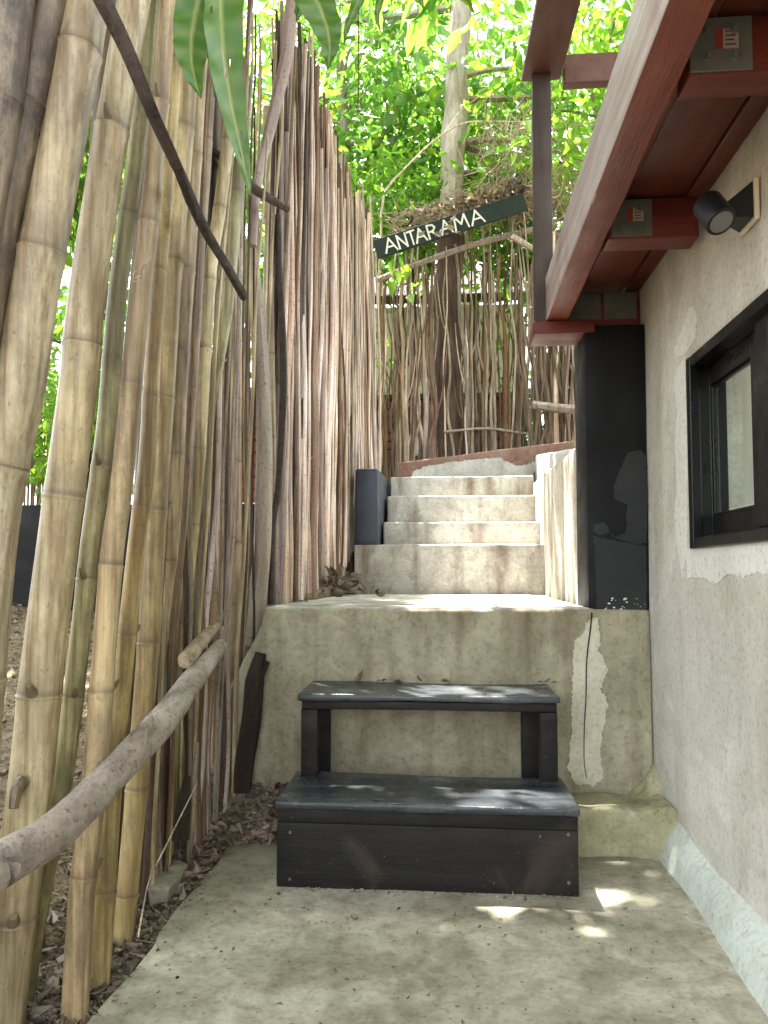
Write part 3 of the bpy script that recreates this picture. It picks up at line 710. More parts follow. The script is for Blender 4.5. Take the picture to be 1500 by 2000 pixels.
for i, (x0, y0, w0, lean) in enumerate(((-1.24, 2.15, .030, .22), (-1.16, 2.34, .020, .20), (-1.17, 2.50, .027, .18), (-1.13, 2.66, .022, .15), (-1.12, 2.80, .026, .14), (-1.10, 2.92, .020, .12), (-1.10, 3.05, .024, .10), (-1.06, 3.16, .018, .08), (-1.05, 3.28, .022, .07), (-1.00, 3.42, .016, .05), (-1.13, 2.42, .020, .23), (-1.07, 3.10, .015, .05), (-1.08, 2.74, .018, .10))):
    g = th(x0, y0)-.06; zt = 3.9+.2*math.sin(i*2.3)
    bamboo_pole(bfn, [(x0, y0, g), (x0+lean*.35+random.gauss(0, .012), y0+random.gauss(0, .02), g+1.4), (x0+lean*.7+random.gauss(0, .012), y0, g+2.7), (x0+lean, y0, zt)], (w0, w0*.75), M[('bam_shade', 'bam_shade', 'bam_brown')[i % 3]], .42, seg=14)
# trunk-like poles
def stick(parent, px, y, w, mat, name='pole', wob=.0, rough=.12, seg=9, ext=.0, y2=None):
    n = len(px)
    pts = [P(u, v, y=y+((y2-y)*i/(n-1) if y2 is not None else 0)) for i, (u, v) in enumerate(px)]
    if ext: pts.append(pts[-1]+(pts[-1]-pts[-2]).normalized()*ext)
    mb = MB(); tube(mb, pts, [w[0]*y/F/2, w[1]*y/F/2] if len(w) == 2 else [a*y/F/2 for a in w], seg, .05, wob, rough)
    return obj(name, mb, mat, parent)
M['smoothbark'] = bark('smooth_grey_pole', (.40, .33, .23), (.30, .24, .17), (.20, .155, .105), 6, (2, 2, .3), .12, .01, .4, .6)
M['violetbark'] = bark('pale_violet_branch', (.36, .30, .28), (.28, .22, .20), (.19, .145, .13), 6, (2, 2, .4), .1, .01, .3, .6)
stick(bfn, [(490, 480), (496, 530), (505, 622), (513, 740), (516, 850), (515, 955), (510, 1095), (499, 1200)], 3.5, (20, 26, 30, 33, 40, 44), M['smoothbark'], 'pole', 0, .12, 12, .15)
stick(bfn, [(545, 420), (546, 500), (550, 675), (550, 815), (543, 955), (533, 1025), (530, 1180)], 3.56, (10, 15, 14, 12), M['branch'], 'pole', .01, .3)
stick(bfn, [(582, -60), (570, 24), (560, 110), (542, 188), (525, 260), (510, 320), (500, 380), (493, 480)], 3.40, (26, 27, 25, 20, 18), M['violetbark'], 'pole', 0, .1, 12)
stick(bfn, [(398, 60), (404, 130), (407, 200), (402, 290), (398, 380), (393, 520), (385, 800)], 3.0, (30, 34, 34, 26, 20), M['darklog'], 'pole', .0, .2, 10)
# thin canes filling the gaps
random.seed(5)
for i in range(40):
    t = i/39
    yb = 2.5+t*1.25+random.uniform(-.05, .05); xb = -1.06+.17*t+random.uniform(-.03, .03)
    zt = random.uniform(2.9, 4.2)+.3*t
    g = th(xb, yb)
    lean = random.uniform(-.05, .14); mb = MB()
    r_ = random.uniform(.007, .014)
    pts = [(xb, yb, g-.05), (xb+lean*.3, yb+random.uniform(-.03, .03), g+(zt-g)*.35), (xb+lean*.7, yb, g+(zt-g)*.7), (xb+lean, yb+random.uniform(-.05, .1), zt)]
    tube(mb, pts, [r_, r_*.6], 7, .12, .02, .15)
    obj('cane', mb, random.choice([M['stick'], M['stickdark'], M['stickgrey'], M['stickbrown'], M['bam_pale']]), bfn)
# rails of the bamboo fence
def rail(px, ds, w, mat, name='rail', seg=14, rough=.1, wob=0):
    pts = [P(u, v, y=d) for (u, v), d in zip(px, ds)]
    mb = MB(); tube(mb, pts, [a*d/F/2 for a, d in zip(w, ds)], seg, .03, wob, rough)
    return obj(name, mb, mat, bfn)
lr = rail([(-160, 1790), (0, 1690), (110, 1620), (240, 1490), (320, 1405), (375, 1330), (430, 1262)], [1.22, 1.43, 1.60, 1.92, 2.2, 2.5, 2.9], [100, 92, 78, 66, 58, 46, 28], M['rail'], 'rail', 18, .12)
rail([(362, 1290), (395, 1250), (436, 1208)], [2.55, 2.85, 3.25], [32, 28, 20], M['rail'], 'rail', 12, .12)
rail([(130, -140), (195, -10), (245, 90), (300, 225), (350, 335), (395, 440), (440, 515), (477, 580)], [1.50, 1.56, 1.62, 1.70, 1.84, 2.1, 2.45, 2.75], [36, 36, 31, 27, 24, 22, 19, 17], M['branch'], 'rail', 14, .22)
rail([(405, 290), (430, 305), (470, 345), (505, 375), (562, 408)], [2.95, 3.0, 3.15, 3.25, 3.45], [16, 16, 17, 18, 14], M['branch'], 'rail', 10, .3)
rail([(-30, 150), (0, 155), (28, 165)], [1.5, 1.55, 1.6], [52, 50, 34], M['darklog'], 'rail', 10, .35)
# knots and stubs on the rails
for (u, v, d) in ((45, 1540, 1.74),):
    kb = MB(); c = P(u, v, y=d); tube(kb, [c+Vector((.0, .0, .02)), c+Vector((0, -.03, .0)), c+Vector((.004, -.045, -.035))], [.017, .014, .011], 8, .01)
    obj('knot', kb, M['bam_brown'], bfn)
for (u, v, d) in ((350, 335, 1.83), (300, 215, 1.69), (275, 150, 1.65), (420, 480, 2.25)):
    kb = MB(); c = P(u, v, y=d); tube(kb, [c, c+Vector((random.choice((-.02, .025)), -.012, .02))], [.012, .006], 7, .01)
    obj('knot', kb, M['branch'], bfn)
def rings(c, r_):
    tie = MB(); pts = []
    for k in range(26):
        a = k*math.pi/6; pts.append(c+Vector((math.cos(a)*r_*.5, math.sin(a)*r_*.6, math.sin(a)*r_*.9+.0008*k)))
    pts += [c+Vector((.03, -.02, .03)), c+Vector((.045, -.01, .06))]
    tube(tie, pts, .0015, 4, .02); obj('wire_tie', tie, M['stickgrey'], bfn)
rings(P(268, 1455, y=1.97), .05); rings(P(268, 545, y=1.80), .022); rings(P(282, 1430, y=2.03), .046)

# ------------------------------------------------------------------ tall stick fence
sfn = thing('tall_stick_fence', 'high dense screen of thin brown sticks rising beside the concrete stairs', 'fence', (-.8, 5, 1.0))
ROUTE = [(0, -.835, 3.62), (.30, -.815, 4.55), (.33, -.86, 4.75), (.68, -.76, 5.9), (1, -.60, 7.25)]
def route(t):
    for (a, x0, y0), (b, x1, y1) in zip(ROUTE, ROUTE[1:]):
        if t <= b: k = (t-a)/(b-a); return x0+(x1-x0)*k, y0+(y1-y0)*k
    return ROUTE[-1][1:]
TOP = [(0, 4.1), (.10, 4.25), (.24, 4.55), (.36, 4.65), (.5, 4.6), (.7, 4.65), (.85, 4.75), (1, 4.95)]
random.seed(11)
def fence_stick(mb, t, back=0., thick=1.):
    x, y = route(t); x += random.uniform(-.012, .012)-back; y += random.uniform(-.02, .02)
    g = max(th(x-.02, y), .98 if t < .5 else 1.0)-.05
    if t < .33: g = 1.0 if back == 0 else .98
    zt = interp(TOP, t)-random.random()**2*.7+random.uniform(-.05, .12)
    r_ = random.choice((.009, .012, .014, .017, .023))*random.uniform(.85, 1.15)*thick*(1+.15*t)
    lean = -.10*sm(.6, 1, t)+random.gauss(0, .022)
    ly = random.gauss(0, .04)
    c1 = random.gauss(0, .016); c2 = random.gauss(0, .016)
    pts = [(x, y, g), (x+lean*.33+c1, y+ly*.3, g+(zt-g)*.33), (x+lean*.66+c2, y+ly*.6, g+(zt-g)*.66), (x+lean, y+ly, zt)]
    tube(mb, pts, [r_, r_*.85, r_*.6], 7, .14, .012, .16)
for i in range(96):
    mb = MB(); fence_stick(mb, (i+random.uniform(-.3, .3))/95*1.0 if 0 < i < 95 else i/95)
    if random.random() < .25:
        b_ = Vector(mb.v[random.randrange(len(mb.v)//4, len(mb.v)*3//4)]); tube(mb, [b_, b_+Vector((.02, -.01, .02))], [.006, .003], 5, .01)
    obj('stick', mb, random.choice((M['stick'], M['stick'], M['stick'], M['stick'], M['stickbrown'], M['stickgrey'], M['violetbark'])), sfn)
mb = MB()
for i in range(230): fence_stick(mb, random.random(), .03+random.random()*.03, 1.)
ob = obj('stick_backing', mb, M['stickdark'], sfn); ob['kind'] = 'stuff'  # coloured dark so gaps between the front sticks look shaded
rl = MB(); tube(rl, [(-.90, 3.7, 2.6), (-.89, 4.6, 2.62), (-.84, 5.9, 2.9), (-.70, 7.2, 3.2)], .02, 8, .2, .01, .2); obj('rail', rl, M['branch'], sfn)
# ------------------------------------------------------------------ crooked stick fence at the back
bk = thing('crooked_stick_fence', 'see-through fence of crooked branches behind the top of the stairs', 'fence', (.3, 8.0, 2.2))
random.seed(31)
def crook(mb, x, y, zt, r_, lean, amp=.05):
    g = th(x, y)-.05; n = 7; pts = []; sx = x; ph = random.random()*50
    for i in range(n):
        t = i/(n-1)
        pts.append((x+lean*t+amp*noise.noise(Vector((ph, t*4, 0))), y+amp*noise.noise(Vector((ph, 9, t*4))), g+(zt-g)*t))
    tube(mb, pts, [r_, r_*.8, r_*.5], 7, .09, .015, .22)
    if random.random() < .45:
        p0 = Vector(pts[random.choice((2, 3, 4))]); s_ = random.choice((-1, 1))
        tube(mb, [p0, p0+Vector((.06*s_, .01, .18)), p0+Vector((.10*s_, .0, .45)), p0+Vector((.12*s_, .03, .75))], [r_*.6, r_*.25], 6, .09, .01, .2)
for i in range(96):
    t = i/95
    if t < .72: x = -.68+1.62*t/.72+random.uniform(-.02, .02); y = 8.0+random.uniform(-.06, .06)
    else: x = .95+.75*(t-.72)/.28; y = 7.9-.5*(t-.72)/.28+random.uniform(-.05, .05)
    zt = random.uniform(4.3, 5.05)+(.25 if x > .3 else 0)
    if -.03 < x < .27 and i % 4: x += random.choice((-.3, .32))
    mb = MB(); big = random.random() < .16
    crook(mb, x, y, zt, random.uniform(.026, .038) if big else random.uniform(.010, .020), random.gauss(0, .07), .07)
    obj('branch', mb, M['stick'] if x > .95 else random.choice((M['stickbrown'], M['stickbrown'], M['stickgrey'], M['stick'])), bk)
mb = MB()
for i in range(34): crook(mb, random.uniform(-.7, 1.0), 8.12+random.uniform(-.04, .08), random.uniform(3.6, 5.0), random.uniform(.006, .012), random.gauss(0, .1), .12)
for i in range(46): crook(mb, random.uniform(.98, 1.6), 7.7+random.uniform(-.05, .1), random.uniform(4.0, 5.0), random.uniform(.012, .028), random.gauss(-.05, .08), .08)
ob = obj('branch_backing', mb, M['stickbrown'], bk); ob['kind'] = 'stuff'
for (x0, z0, x1, z1, y, r_) in ((-.7, 4.50, 1.2, 5.05, 7.93, .032), (.05, 2.75, 1.0, 2.7, 7.93, .015)):
    mb = MB(); tube(mb, [(x0, y, z0), ((x0+x1)/2, y-.02, (z0+z1)/2+.05), (x1, y, z1)], r_, 8, .1, .03, .3); obj('rail', mb, M['stickgrey'], bk)
mb = MB(); tube(mb, [P(1040, 790, y=7.5), P(1085, 797, y=7.45), P(1150, 802, y=7.4)], [.045, .05, .045], 8, .1, 0, .3); obj('rail', mb, M['stick'], bk)
mb = MB(); tube(mb, [P(1000, 462, y=7.8), P(1045, 488, y=7.75), P(1100, 515, y=7.6)], .035, 8, .1, 0, .3); obj('rail', mb, M['stick'], bk)
# dry brushwood caught on top of the fence
random.seed(41)
bw = MB(); dl = []
def twig(mb, c, L, r_, up=.0):
    d = Vector((random.gauss(0, 1), random.gauss(0, .5), random.gauss(up, .6))).normalized()
    k = Vector((random.gauss(0, .25), random.gauss(0, .2), random.gauss(0, .25)))*L*.4
    tube(mb, [c-d*L/2, c+k*.5, c+d*L/2+k*-.3], [r_, r_*.5], 5, .08)
for i in range(330):
    t = random.random(); u = 770+300*t; v = 442-75*t+random.gauss(0, 14)
    twig(bw, P(u, v, y=7.95+random.uniform(-.12, .25)), random.uniform(.15, .5), random.uniform(.003, .008))
for i in range(260):
    u = random.gauss(1010, 45); v = random.uniform(230, 440)
    twig(bw, P(u, v, y=8.1+random.uniform(-.2, .5)), random.uniform(.3, .9), random.uniform(.003, .008), .8)
for i in range(160):
    u = random.uniform(1080, 1140); v = random.uniform(330, 520)
    twig(bw, P(u, v, y=8.1+random.uniform(-.2, .5)), random.uniform(.3, .7), random.uniform(.003, .008), .8)
tag(obj('brushwood', bw, M['stick']), 'tangle of dry twigs lying over the fence and sign', 'brushwood', kind='stuff')

# ------------------------------------------------------------------ sign
SA, SB = P(733, 489, y=7.72), P(1026, 395, y=7.72)
sg = thing('name_sign', 'dark narrow board reading ANTARAMA in white, nailed aslant on the branch fence', 'sign', tuple(SA))
ux = (SB-SA); SL = ux.length; ux.normalize(); uz = Vector((0, -1, 0)).cross(ux)*-1
uz = Vector((-ux.z, 0, ux.x)); HS = .108
def sp(a, b, o=0): return SA+ux*a+uz*b+Vector((0, -o, 0))
bd = MB(); bv = []
for (a, b, o) in [(-.0, -HS, 0), (SL, -HS*.93, 0), (SL, HS*.93, 0), (0, HS, 0), (-.0, -HS, .024), (SL, -HS*.93, .024), (SL, HS*.93, .024), (0, HS, .024)]: bv.append(sp(a, b, o))
bd.add(bv, [(0, 1, 2, 3), (4, 7, 6, 5), (0, 4, 5, 1), (1, 5, 6, 2), (2, 6, 7, 3), (3, 7, 4, 0)])
obj('board', bd, M['signpaint'], sg, smooth=False, bevel=.004)
GL = {'A': [[(0, 0), (.5, 1)], [(.48, 1), (1, 0)], [(.2, .38), (.82, .36)]], 'N': [[(.08, 0), (.05, 1)], [(.05, .98), (.92, .02)], [(.92, 0), (.95, 1)]],
      'T': [[(0, .98), (1, 1)], [(.5, .98), (.52, 0)]], 'R': [[(.08, 0), (.08, 1)], [(.08, 1), (.62, .95), (.82, .74), (.6, .52), (.08, .48)], [(.4, .5), (1, 0)]],
      'M': [[(0, 0), (.12, 1)], [(.12, 1), (.5, .35)], [(.5, .35), (.86, 1)], [(.86, 1), (1, 0)]]}
for ch, a, b in zip('ANTARAMA', (.062, .150, .222, .268, .350, .436, .528, .636), (.140, .212, .270, .338, .415, .508, .615, .720)):
    mb = MB(); x0 = a*SL; wch = (b-a)*SL; k_ = 0
    for strokes in GL[ch]:
        for (p, q) in zip(strokes, strokes[1:]):
            A = Vector((x0+p[0]*wch, -.080+p[1]*.155)); B = Vector((x0+q[0]*wch, -.080+q[1]*.155)); k_ += 1
            d = (B-A).normalized(); nn = Vector((-d.y, d.x))*.0105; A -= d*.006; B += d*.006
            o0, o1 = .0242, .0262+.0004*k_
            vv = [sp(*(A+nn), o0), sp(*(B+nn*.8), o0), sp(*(B-nn*.8), o0), sp(*(A-nn), o0), sp(*(A+nn), o1), sp(*(B+nn*.8), o1), sp(*(B-nn*.8), o1), sp(*(A-nn), o1)]
            mb.add(vv, [(0, 1, 2, 3), (4, 7, 6, 5), (0, 4, 5, 1), (1, 5, 6, 2), (2, 6, 7, 3), (3, 7, 4, 0)])
    obj('letter', mb, M['white'], sg, smooth=False)
hk = MB(); tube(hk, [P(1003, 405, y=7.75), P(1003, 350, y=7.75), P(1010, 340, y=7.8)], .018, 8, .05); obj('hanger', hk, M['signpaint'], sg)

# ------------------------------------------------------------------ leaves and trees
LEAF = np.array([(0, 0, 0), (-.5, .32, .06), (0, .34, -.05), (.5, .32, .06), (-.36, .68, .03), (0, .7, -.09), (.36, .68, .03), (0, 1.08, -.22)], float)
LF = [(0, 2, 1), (0, 3, 2), (1, 2, 5, 4), (2, 3, 6, 5), (4, 5, 7), (5, 6, 7)]
def leaf_mesh(name, C, D, size, mat, parent=None, width=.42, curl=1.):
    """C centres (n,3), D pointing directions (n,3), size (n,)"""
    n = len(C); D = D/np.linalg.norm(D, axis=1)[:, None]
    r_ = rng.normal(size=(n, 3)); X = np.cross(D, r_); X /= np.linalg.norm(X, axis=1)[:, None]; Z = np.cross(X, D)
    wd = width*(.75+.5*rng.random(n))
    V = (C[:, None, :]+(LEAF[None, :, 0:1]*wd[:, None, None]*X[:, None, :]+LEAF[None, :, 1:2]*D[:, None, :]+LEAF[None, :, 2:3]*curl*(.4+1.2*rng.random(n))[:, None, None]*Z[:, None, :])*size[:, None, None]).reshape(-1, 3)
    L = np.array(worldloc(parent)); V = V-L
    base = np.arange(n)*8
    loops = []; starts = []; tot = []
    fl = np.array([i for q in LF for i in q]); ln = [len(q) for q in LF]
    li = (base[:, None]+fl[None, :]).ravel()
    me = bpy.data.meshes.new(name); me.vertices.add(len(V)); me.vertices.foreach_set('co', V.ravel())
    me.loops.add(len(li)); me.loops.foreach_set('vertex_index', li.astype(np.int32))
    tt = np.tile(ln, n); ss = np.concatenate([[0], np.cumsum(tt)[:-1]])
    me.polygons.add(len(tt)); me.polygons.foreach_set('loop_start', ss.astype(np.int32)); me.polygons.foreach_set('loop_total', tt.astype(np.int32))
    me.polygons.foreach_set('use_smooth', np.ones(len(tt), bool))
    me.materials.append(mat); me.update(calc_edges=True); me.validate()
    o = bpy.data.objects.new(name, me); COL.objects.link(o)
    if parent is not None: o.parent = parent; o['_w'] = tuple(L)
    return o
def holes(q): return True
def near(q):
    sx = q[0]-SUN.x/SUN.z*q[2]; sy = q[1]-SUN.y/SUN.z*q[2]
    return sy < 3.2 and -1.6 < sx < 1.8
GAPS = [(.33, 2.50, .10), (.20, 2.52, .07), (.62, 2.74, .02), (.66, 2.60, .03), (.80, 2.42, .06), (.60, 2.18, .0),
        (.62, 3.05, .06), (.45, 2.68, .11), (.30, 2.72, .08), (-.15, 2.84, .05), (-.35, 2.86, .05), (.12, 2.80, .05),
        (.40, 3.02, .08), (.15, 2.98, .09), (-.25, 3.00, .08), (-.38, 2.96, .05), (-.05, 2.98, .04)]  # spots where leaves are cut away so sun patches fall there
def sunny(C):
    """which leaves of the canopy stay: gaps are cut over stairs and stool to place sun patches"""
    sx = C[:, 0]-SUN.x/SUN.z*C[:, 2]; sy = C[:, 1]-SUN.y/SUN.z*C[:, 2]
    k = np.ones(len(C), bool)
    for a, b, r_ in GAPS: k &= ((sx-a)**2+(sy-b)**2) > (r_+.05)**2
    big = (sx > -.7) & (sx < 1.1) & (sy > 3.12) & (sy < 8)
    k &= ~(big & (rng.random(len(C)) < .88))
    return k
def tree(label, base, trunk_pts, tr, centre, rad, ncl, nleaf, size, lmat, tmat, seed, group=None, spread=.42, name='tree', cat='tree', limbs=14, flat=1., keep=None):
    global rng
    rng = np.random.default_rng(seed); random.seed(seed)
    t = thing(name, label, cat, tuple(base), group)
    mb = MB(); tp = [Vector(p) for p in trunk_pts]; tube(mb, tp, tr, 14, .12, .02, .22)
    if isinstance(tmat, tuple):
        zc = 5.15; mb.mi = [0 if mb.v[q[0]][2] < zc+.25*noise.noise(Vector(mb.v[q[0]])*4) else 1 for q in mb.f]
        obj('trunk', mb, list(tmat), t); tmat = tmat[1]
    else: obj('trunk', mb, tmat, t)
    cl = []
    while len(cl) < ncl:
        p = rng.uniform(-1, 1, 3); r2 = np.linalg.norm(p)
        if r2 > 1 or r2 < .25: continue
        q = np.array(centre)+p*np.array(rad)
        if keep and not keep(q): continue
        cl.append(q)
    cl = np.array(cl)
    br = MB()
    path, _ = catmull(tp, .3)
    for i in range(min(limbs, ncl)):
        q = Vector(cl[i*ncl//max(1, limbs) % ncl]); s_ = min(path[len(path)//3:], key=lambda a: (a-q).length+.3*max(0, a.z-q.z+.3)*3)
        m1 = s_.lerp(q, .5)+Vector((random.gauss(0, .12), random.gauss(0, .12), .12))
        d = (q-s_).length; tube(br, [s_, m1, q], [max(.012, tr[-1]*.5 if isinstance(tr, list) else tr*.3), .006], 6, .15, .05, .25)
        for k in range(5):
            c2 = Vector(cl[random.randrange(ncl)])
            if limbs > 9 and (c2-m1).length < 1.6: tube(br, [m1, m1.lerp(c2, .5)+Vector((0, 0, random.gauss(0, .08))), c2], [.009, .003], 5, .2, .04)
    if br.v and limbs > 9: obj('limb', br, tmat, t)
    per = nleaf//ncl; C = []; D = []
    for q in cl:
        k = max(3, int(per*rng.uniform(.4, 1.6)))
        off = rng.normal(size=(k, 3))*spread*rng.uniform(.5, 1.1)*np.array([1, 1, .55]); C.append(q+off)
        d = off*1.2+rng.normal(size=(k, 3))*.35+np.array([0, 0, -.38]); D.append(d)
    C = np.concatenate(C); D = np.concatenate(D)
    if keep in (holes, near): m_ = sunny(C); C = C[m_]; D = D[m_]
    leaf_mesh('crown', C, D, size*(.6+.8*rng.random(len(C))), lmat, t)
    return t
bz = th(.1, 8.3)
def clear(q): return not (-1.4 < q[0] < 1.5 and q[2] < 5.3) and not (-.45 < q[0] < .75 and q[1] < 8.95 and rng.random() < .4)
tree('large forked tree with pale upper trunk rising behind the name sign', (.12, 8.35, bz), [(.14, 8.3, bz-.1), (.10, 8.3, 3.5), (.12, 8.3, 5.0), (.18, 8.45, 6.4), (.28, 8.6, 8.2), (.5, 8.9, 10.5)], [.24, .17, .16, .15, .13, .10], (.1, 9.9, 8.2), (2.8, 1.4, 2.9), 110, 4600, .19, M['leaf'], (M['redtrunk'], M['paletrunk']), 101, spread=.35, keep=clear)
G = 'leafy trees behind the stick fences'
tree('slender tree with bright leaves directly behind the tall stick screen', (-1.3, 9.5, 2.2), [(-1.3, 9.5, 2.1), (-1.2, 9.5, 5), (-1.4, 9.6, 9)], [.11, .09, .05], (-1.5, 9.6, 6.9), (2.1, 1.5, 3.2), 110, 4300, .19, M['leaf'], M['paletrunk'], 102, G, keep=clear)
tree('lime green tree seen through the open rail frame of the overhang', (2.1, 9.2, 2.2), [(2.1, 9.2, 2.1), (2.0, 9.2, 5), (2.3, 9.2, 9)], [.12, .09, .05], (1.9, 9.3, 6.4), (1.7, 1.5, 3.0), 100, 4000, .19, M['leaf3'], M['paletrunk'], 103, G, keep=clear)
tree('dark leafed tree farthest back above the cream house', (.6, 15, 2.6), [(.6, 15, 2.5), (.5, 15, 7), (.9, 15, 12)], [.2, .15, .08], (.4, 15, 9.0), (5.2, 2.0, 4.8), 110, 4200, .22, M['leaf2'], M['trunk'], 104, G, .6)
tree('round leafy tree left of the staircase behind the bamboo poles', (-4.5, 9, 2.0), [(-4.5, 9, 1.9), (-4.4, 9, 4), (-4.7, 9, 7)], [.15, .12, .06], (-4.6, 9, 5.5), (2.6, 1.8, 3.0), 90, 5000, .18, M['leaf'], M['trunk'], 105, G, .5)
# shrubs
def shrub(label, x, y, rad, zc, n, mat, seed, size=.10, cat='shrub', nm='shrub'):
    g = th(x, y)
    return tree(label, (x, y, g), [(x, y, g-.05), (x+.05, y, g+.5*(zc-g)), (x, y+.05, zc)], [.03, .022, .012], (x, y, zc), rad, 26, n, size, mat, M['branch'], seed, 'shrubs round the neighbouring houses', .26, nm, cat, 9)
shrub('light green bush hanging over the left end of the name sign', -.35, 8.75, (.6, .35, .7), 5.75, 1500, M['leaf3'], 201)
shrub('dense bush between the large tree and the overhang post', 1.0, 9.0, (.5, .45, .8), 5.7, 1600, M['leaf'], 202)
shrub('dark bush right of the neighbouring cream house', 2.2, 10.5, (1.0, .7, 1.9), 4.2, 2600, M['leaf2'], 203, .13)
shrub('bush showing green between the nearest bamboo poles', -3.4, 6.6, (.8, .6, .7), 2.7, 1600, M['leaf3'], 204, .13)
# overhead canopy that breaks up the sun
tree('big spreading tree arching over the path from the left', (-3.2, 2.2, .1), [(-3.2, 2.2, 0), (-3.0, 2.2, 2.5), (-2.4, 2.1, 4.6), (-1.2, 2.0, 6.2), (.4, 2.0, 7.0)], [.22, .19, .15, .11, .05], (-.6, 2.0, 6.9), (4.2, 4.4, 1.25), 240, 17000, .25, M['leaf'], M['trunk'], 106, None, .42, limbs=22, keep=holes)
tree('unseen leafy tree added to shade the yard left of the bamboo fence', (-5.0, 4.5, .6), [(-5.0, 4.5, .4), (-4.9, 4.5, 3), (-4.6, 4.4, 5.0)], [.16, .13, .07], (-4.4, 4.4, 5.4), (2.4, 3.0, 1.1), 80, 6500, .25, M['leaf'], M['trunk'], 109, None, .45, limbs=12)  # out of view, added to darken the yard behind the poles
tree('tall tree standing behind the house with branches reaching over its roof', (4.8, 5.5, 1), [(4.8, 5.5, .5), (4.7, 5.4, 4), (4.0, 5.2, 7), (3.0, 5.0, 9)], [.2, .17, .12, .06], (3.4, 4.6, 8.2), (3.0, 3.8, 1.6), 110, 6500, .22, M['leaf'], M['trunk'], 107, None, .5, limbs=16, keep=holes)

tree('unseen leafy tree added to shade the near end of the path', (-3.0, -1.2, 0), [(-3.0, -1.2, -.1), (-2.8, -1.1, 2.5), (-2.2, -.6, 4.2), (-1.2, .2, 5.6)], [.18, .15, .12, .06], (-.8, 1.3, 6.0), (2.6, 3.2, .8), 110, 13000, .26, M['leaf'], M['trunk'], 108, None, .36, limbs=16, keep=near)  # out of view, added to keep the sun off the near path

# broad leaves hanging into the top of the view
ovb = thing('overhanging_branch', 'leafy branch with long broad leaves hanging in from above the path', 'branch', (-.3, 1.55, 2.6))
def bigleaf(base, tip, width, bend, seed, holes_=True, nl=26, nw=6, yw=.0):
    base = Vector(base); tip = Vector(tip); ax_ = tip-base; L = ax_.length; d = ax_.normalized()
    side = Vector((math.cos(yw), math.sin(yw), 0)); side = (side-d*side.dot(d)).normalized(); nrm = side.cross(d)
    v = []; mk = []; f = []
    random.seed(seed)
    for i in range(nl+1):
        t = i/nl
        w_ = width*(math.sin(math.pi*min(1, t**.8))**.75)*(1-.35*t)+.0008
        c = base+d*L*t+nrm*bend*math.sin(math.pi*t)*L+side*.02*math.sin(t*5+seed)
        for k in range(-nw, nw+1):
            s_ = k/nw
            edge = 1+(.07*noise.noise(Vector((t*14, s_*.5, seed))) if abs(k) == nw else 0)
            fold = abs(s_)*w_*.32+.004*math.sin(t*42+abs(s_)*3)*abs(s_)
            v.append(c+side*s_*w_*edge+nrm*fold)
            mk.append(1. if k == 0 else .0 if (i % 3) else .22)
    m_ = 2*nw+1
    for i in range(nl):
        for k in range(2*nw):
            t = i/nl
            if holes_ and t > .35 and noise.noise(Vector((i*.9+seed*3, k*.8, seed))) > .53: continue
            f.append((i*m_+k, i*m_+k+1, (i+1)*m_+k+1, (i+1)*m_+k))
    mb = MB().add(v, f); mb.att = mk
    return obj('leaf', mb, M['bigleaf'], ovb)
def PL(u, v, y): return P(u, v, y=y)
bigleaf(PL(372, -130, 1.5), PL(398, 192, 1.48), .058, .03, 1, False, yw=.25)
bigleaf(PL(445, -260, 1.45), PL(478, 388, 1.38), .052, -.04, 2, True, 40, yw=-.1)
bigleaf(PL(425, -150, 1.55), PL(402, 185, 1.55), .025, .03, 3, False, yw=.5)
bigleaf(PL(595, -150, 1.42), PL(632, 136, 1.40), .048, .03, 4, False, 34, yw=.1)
bigleaf(PL(560, -140, 1.5), PL(588, 45, 1.5), .030, .02, 5, False, yw=.6)
bigleaf(PL(690, -120, 1.6), PL(690, 85, 1.6), .018, .02, 6, False, yw=.2)
bigleaf(PL(752, -110, 1.7), PL(752, 62, 1.7), .014, .02, 7, False)
bigleaf(PL(860, -100, 1.7), PL(822, 22, 1.7), .016, .02, 8, False)
bigleaf(PL(700, 190, 3.6), PL(736, 230, 3.5), .03, .1, 9, False, yw=.3)
stm = MB(); tube(stm, [PL(330, -260, 1.5), PL(450, -265, 1.5), PL(600, -160, 1.5), PL(700, -125, 1.6), PL(880, -95, 1.7), PL(1000, -140, 2.0), PL(1000, -600, 2.6)], [.009, .008, .006, .005, .004, .006, .01], 7, .08)
tube(stm, [PL(330, -260, 1.5), PL(200, -420, 1.7), PL(0, -600, 2.1), Vector((-2.4, 2.1, 4.6))], [.009, .012, .018, .03], 7, .2)
tube(stm, [PL(330, -262, 1.5), PL(372, -130, 1.5)], .003, 5, .1); tube(stm, [PL(700, -125, 1.6), Vector(PL(700, 40, 2.8)), PL(700, 190, 3.6)], .0025, 5, .1)
obj('stem', stm, M['branch'], ovb)
# little climber by the sign
vn = thing('climbing_plant', 'small climber with heart shaped leaves dangling under the left end of the sign', 'plant', tuple(P(775, 500, y=7.6)))
sv = MB(); tube(sv, [P(775, 490, y=7.62), P(780, 530, y=7.58), P(790, 575, y=7.6), P(812, 610, y=7.62)], [.006, .003], 5, .05, .02); obj('stem', sv, M['leaf2'], vn)
rng = np.random.default_rng(9)
C = np.array([P(u, v, y=7.55) for u, v in ((768, 505), (782, 500), (776, 525), (788, 540), (765, 545), (800, 575), (795, 515), (810, 560))]); D = rng.normal(size=(8, 3))*.4+np.array([0, -.2, -1.])
leaf_mesh('foliage', C, D, np.full(8, .17), M['leaf3'], vn, .6)
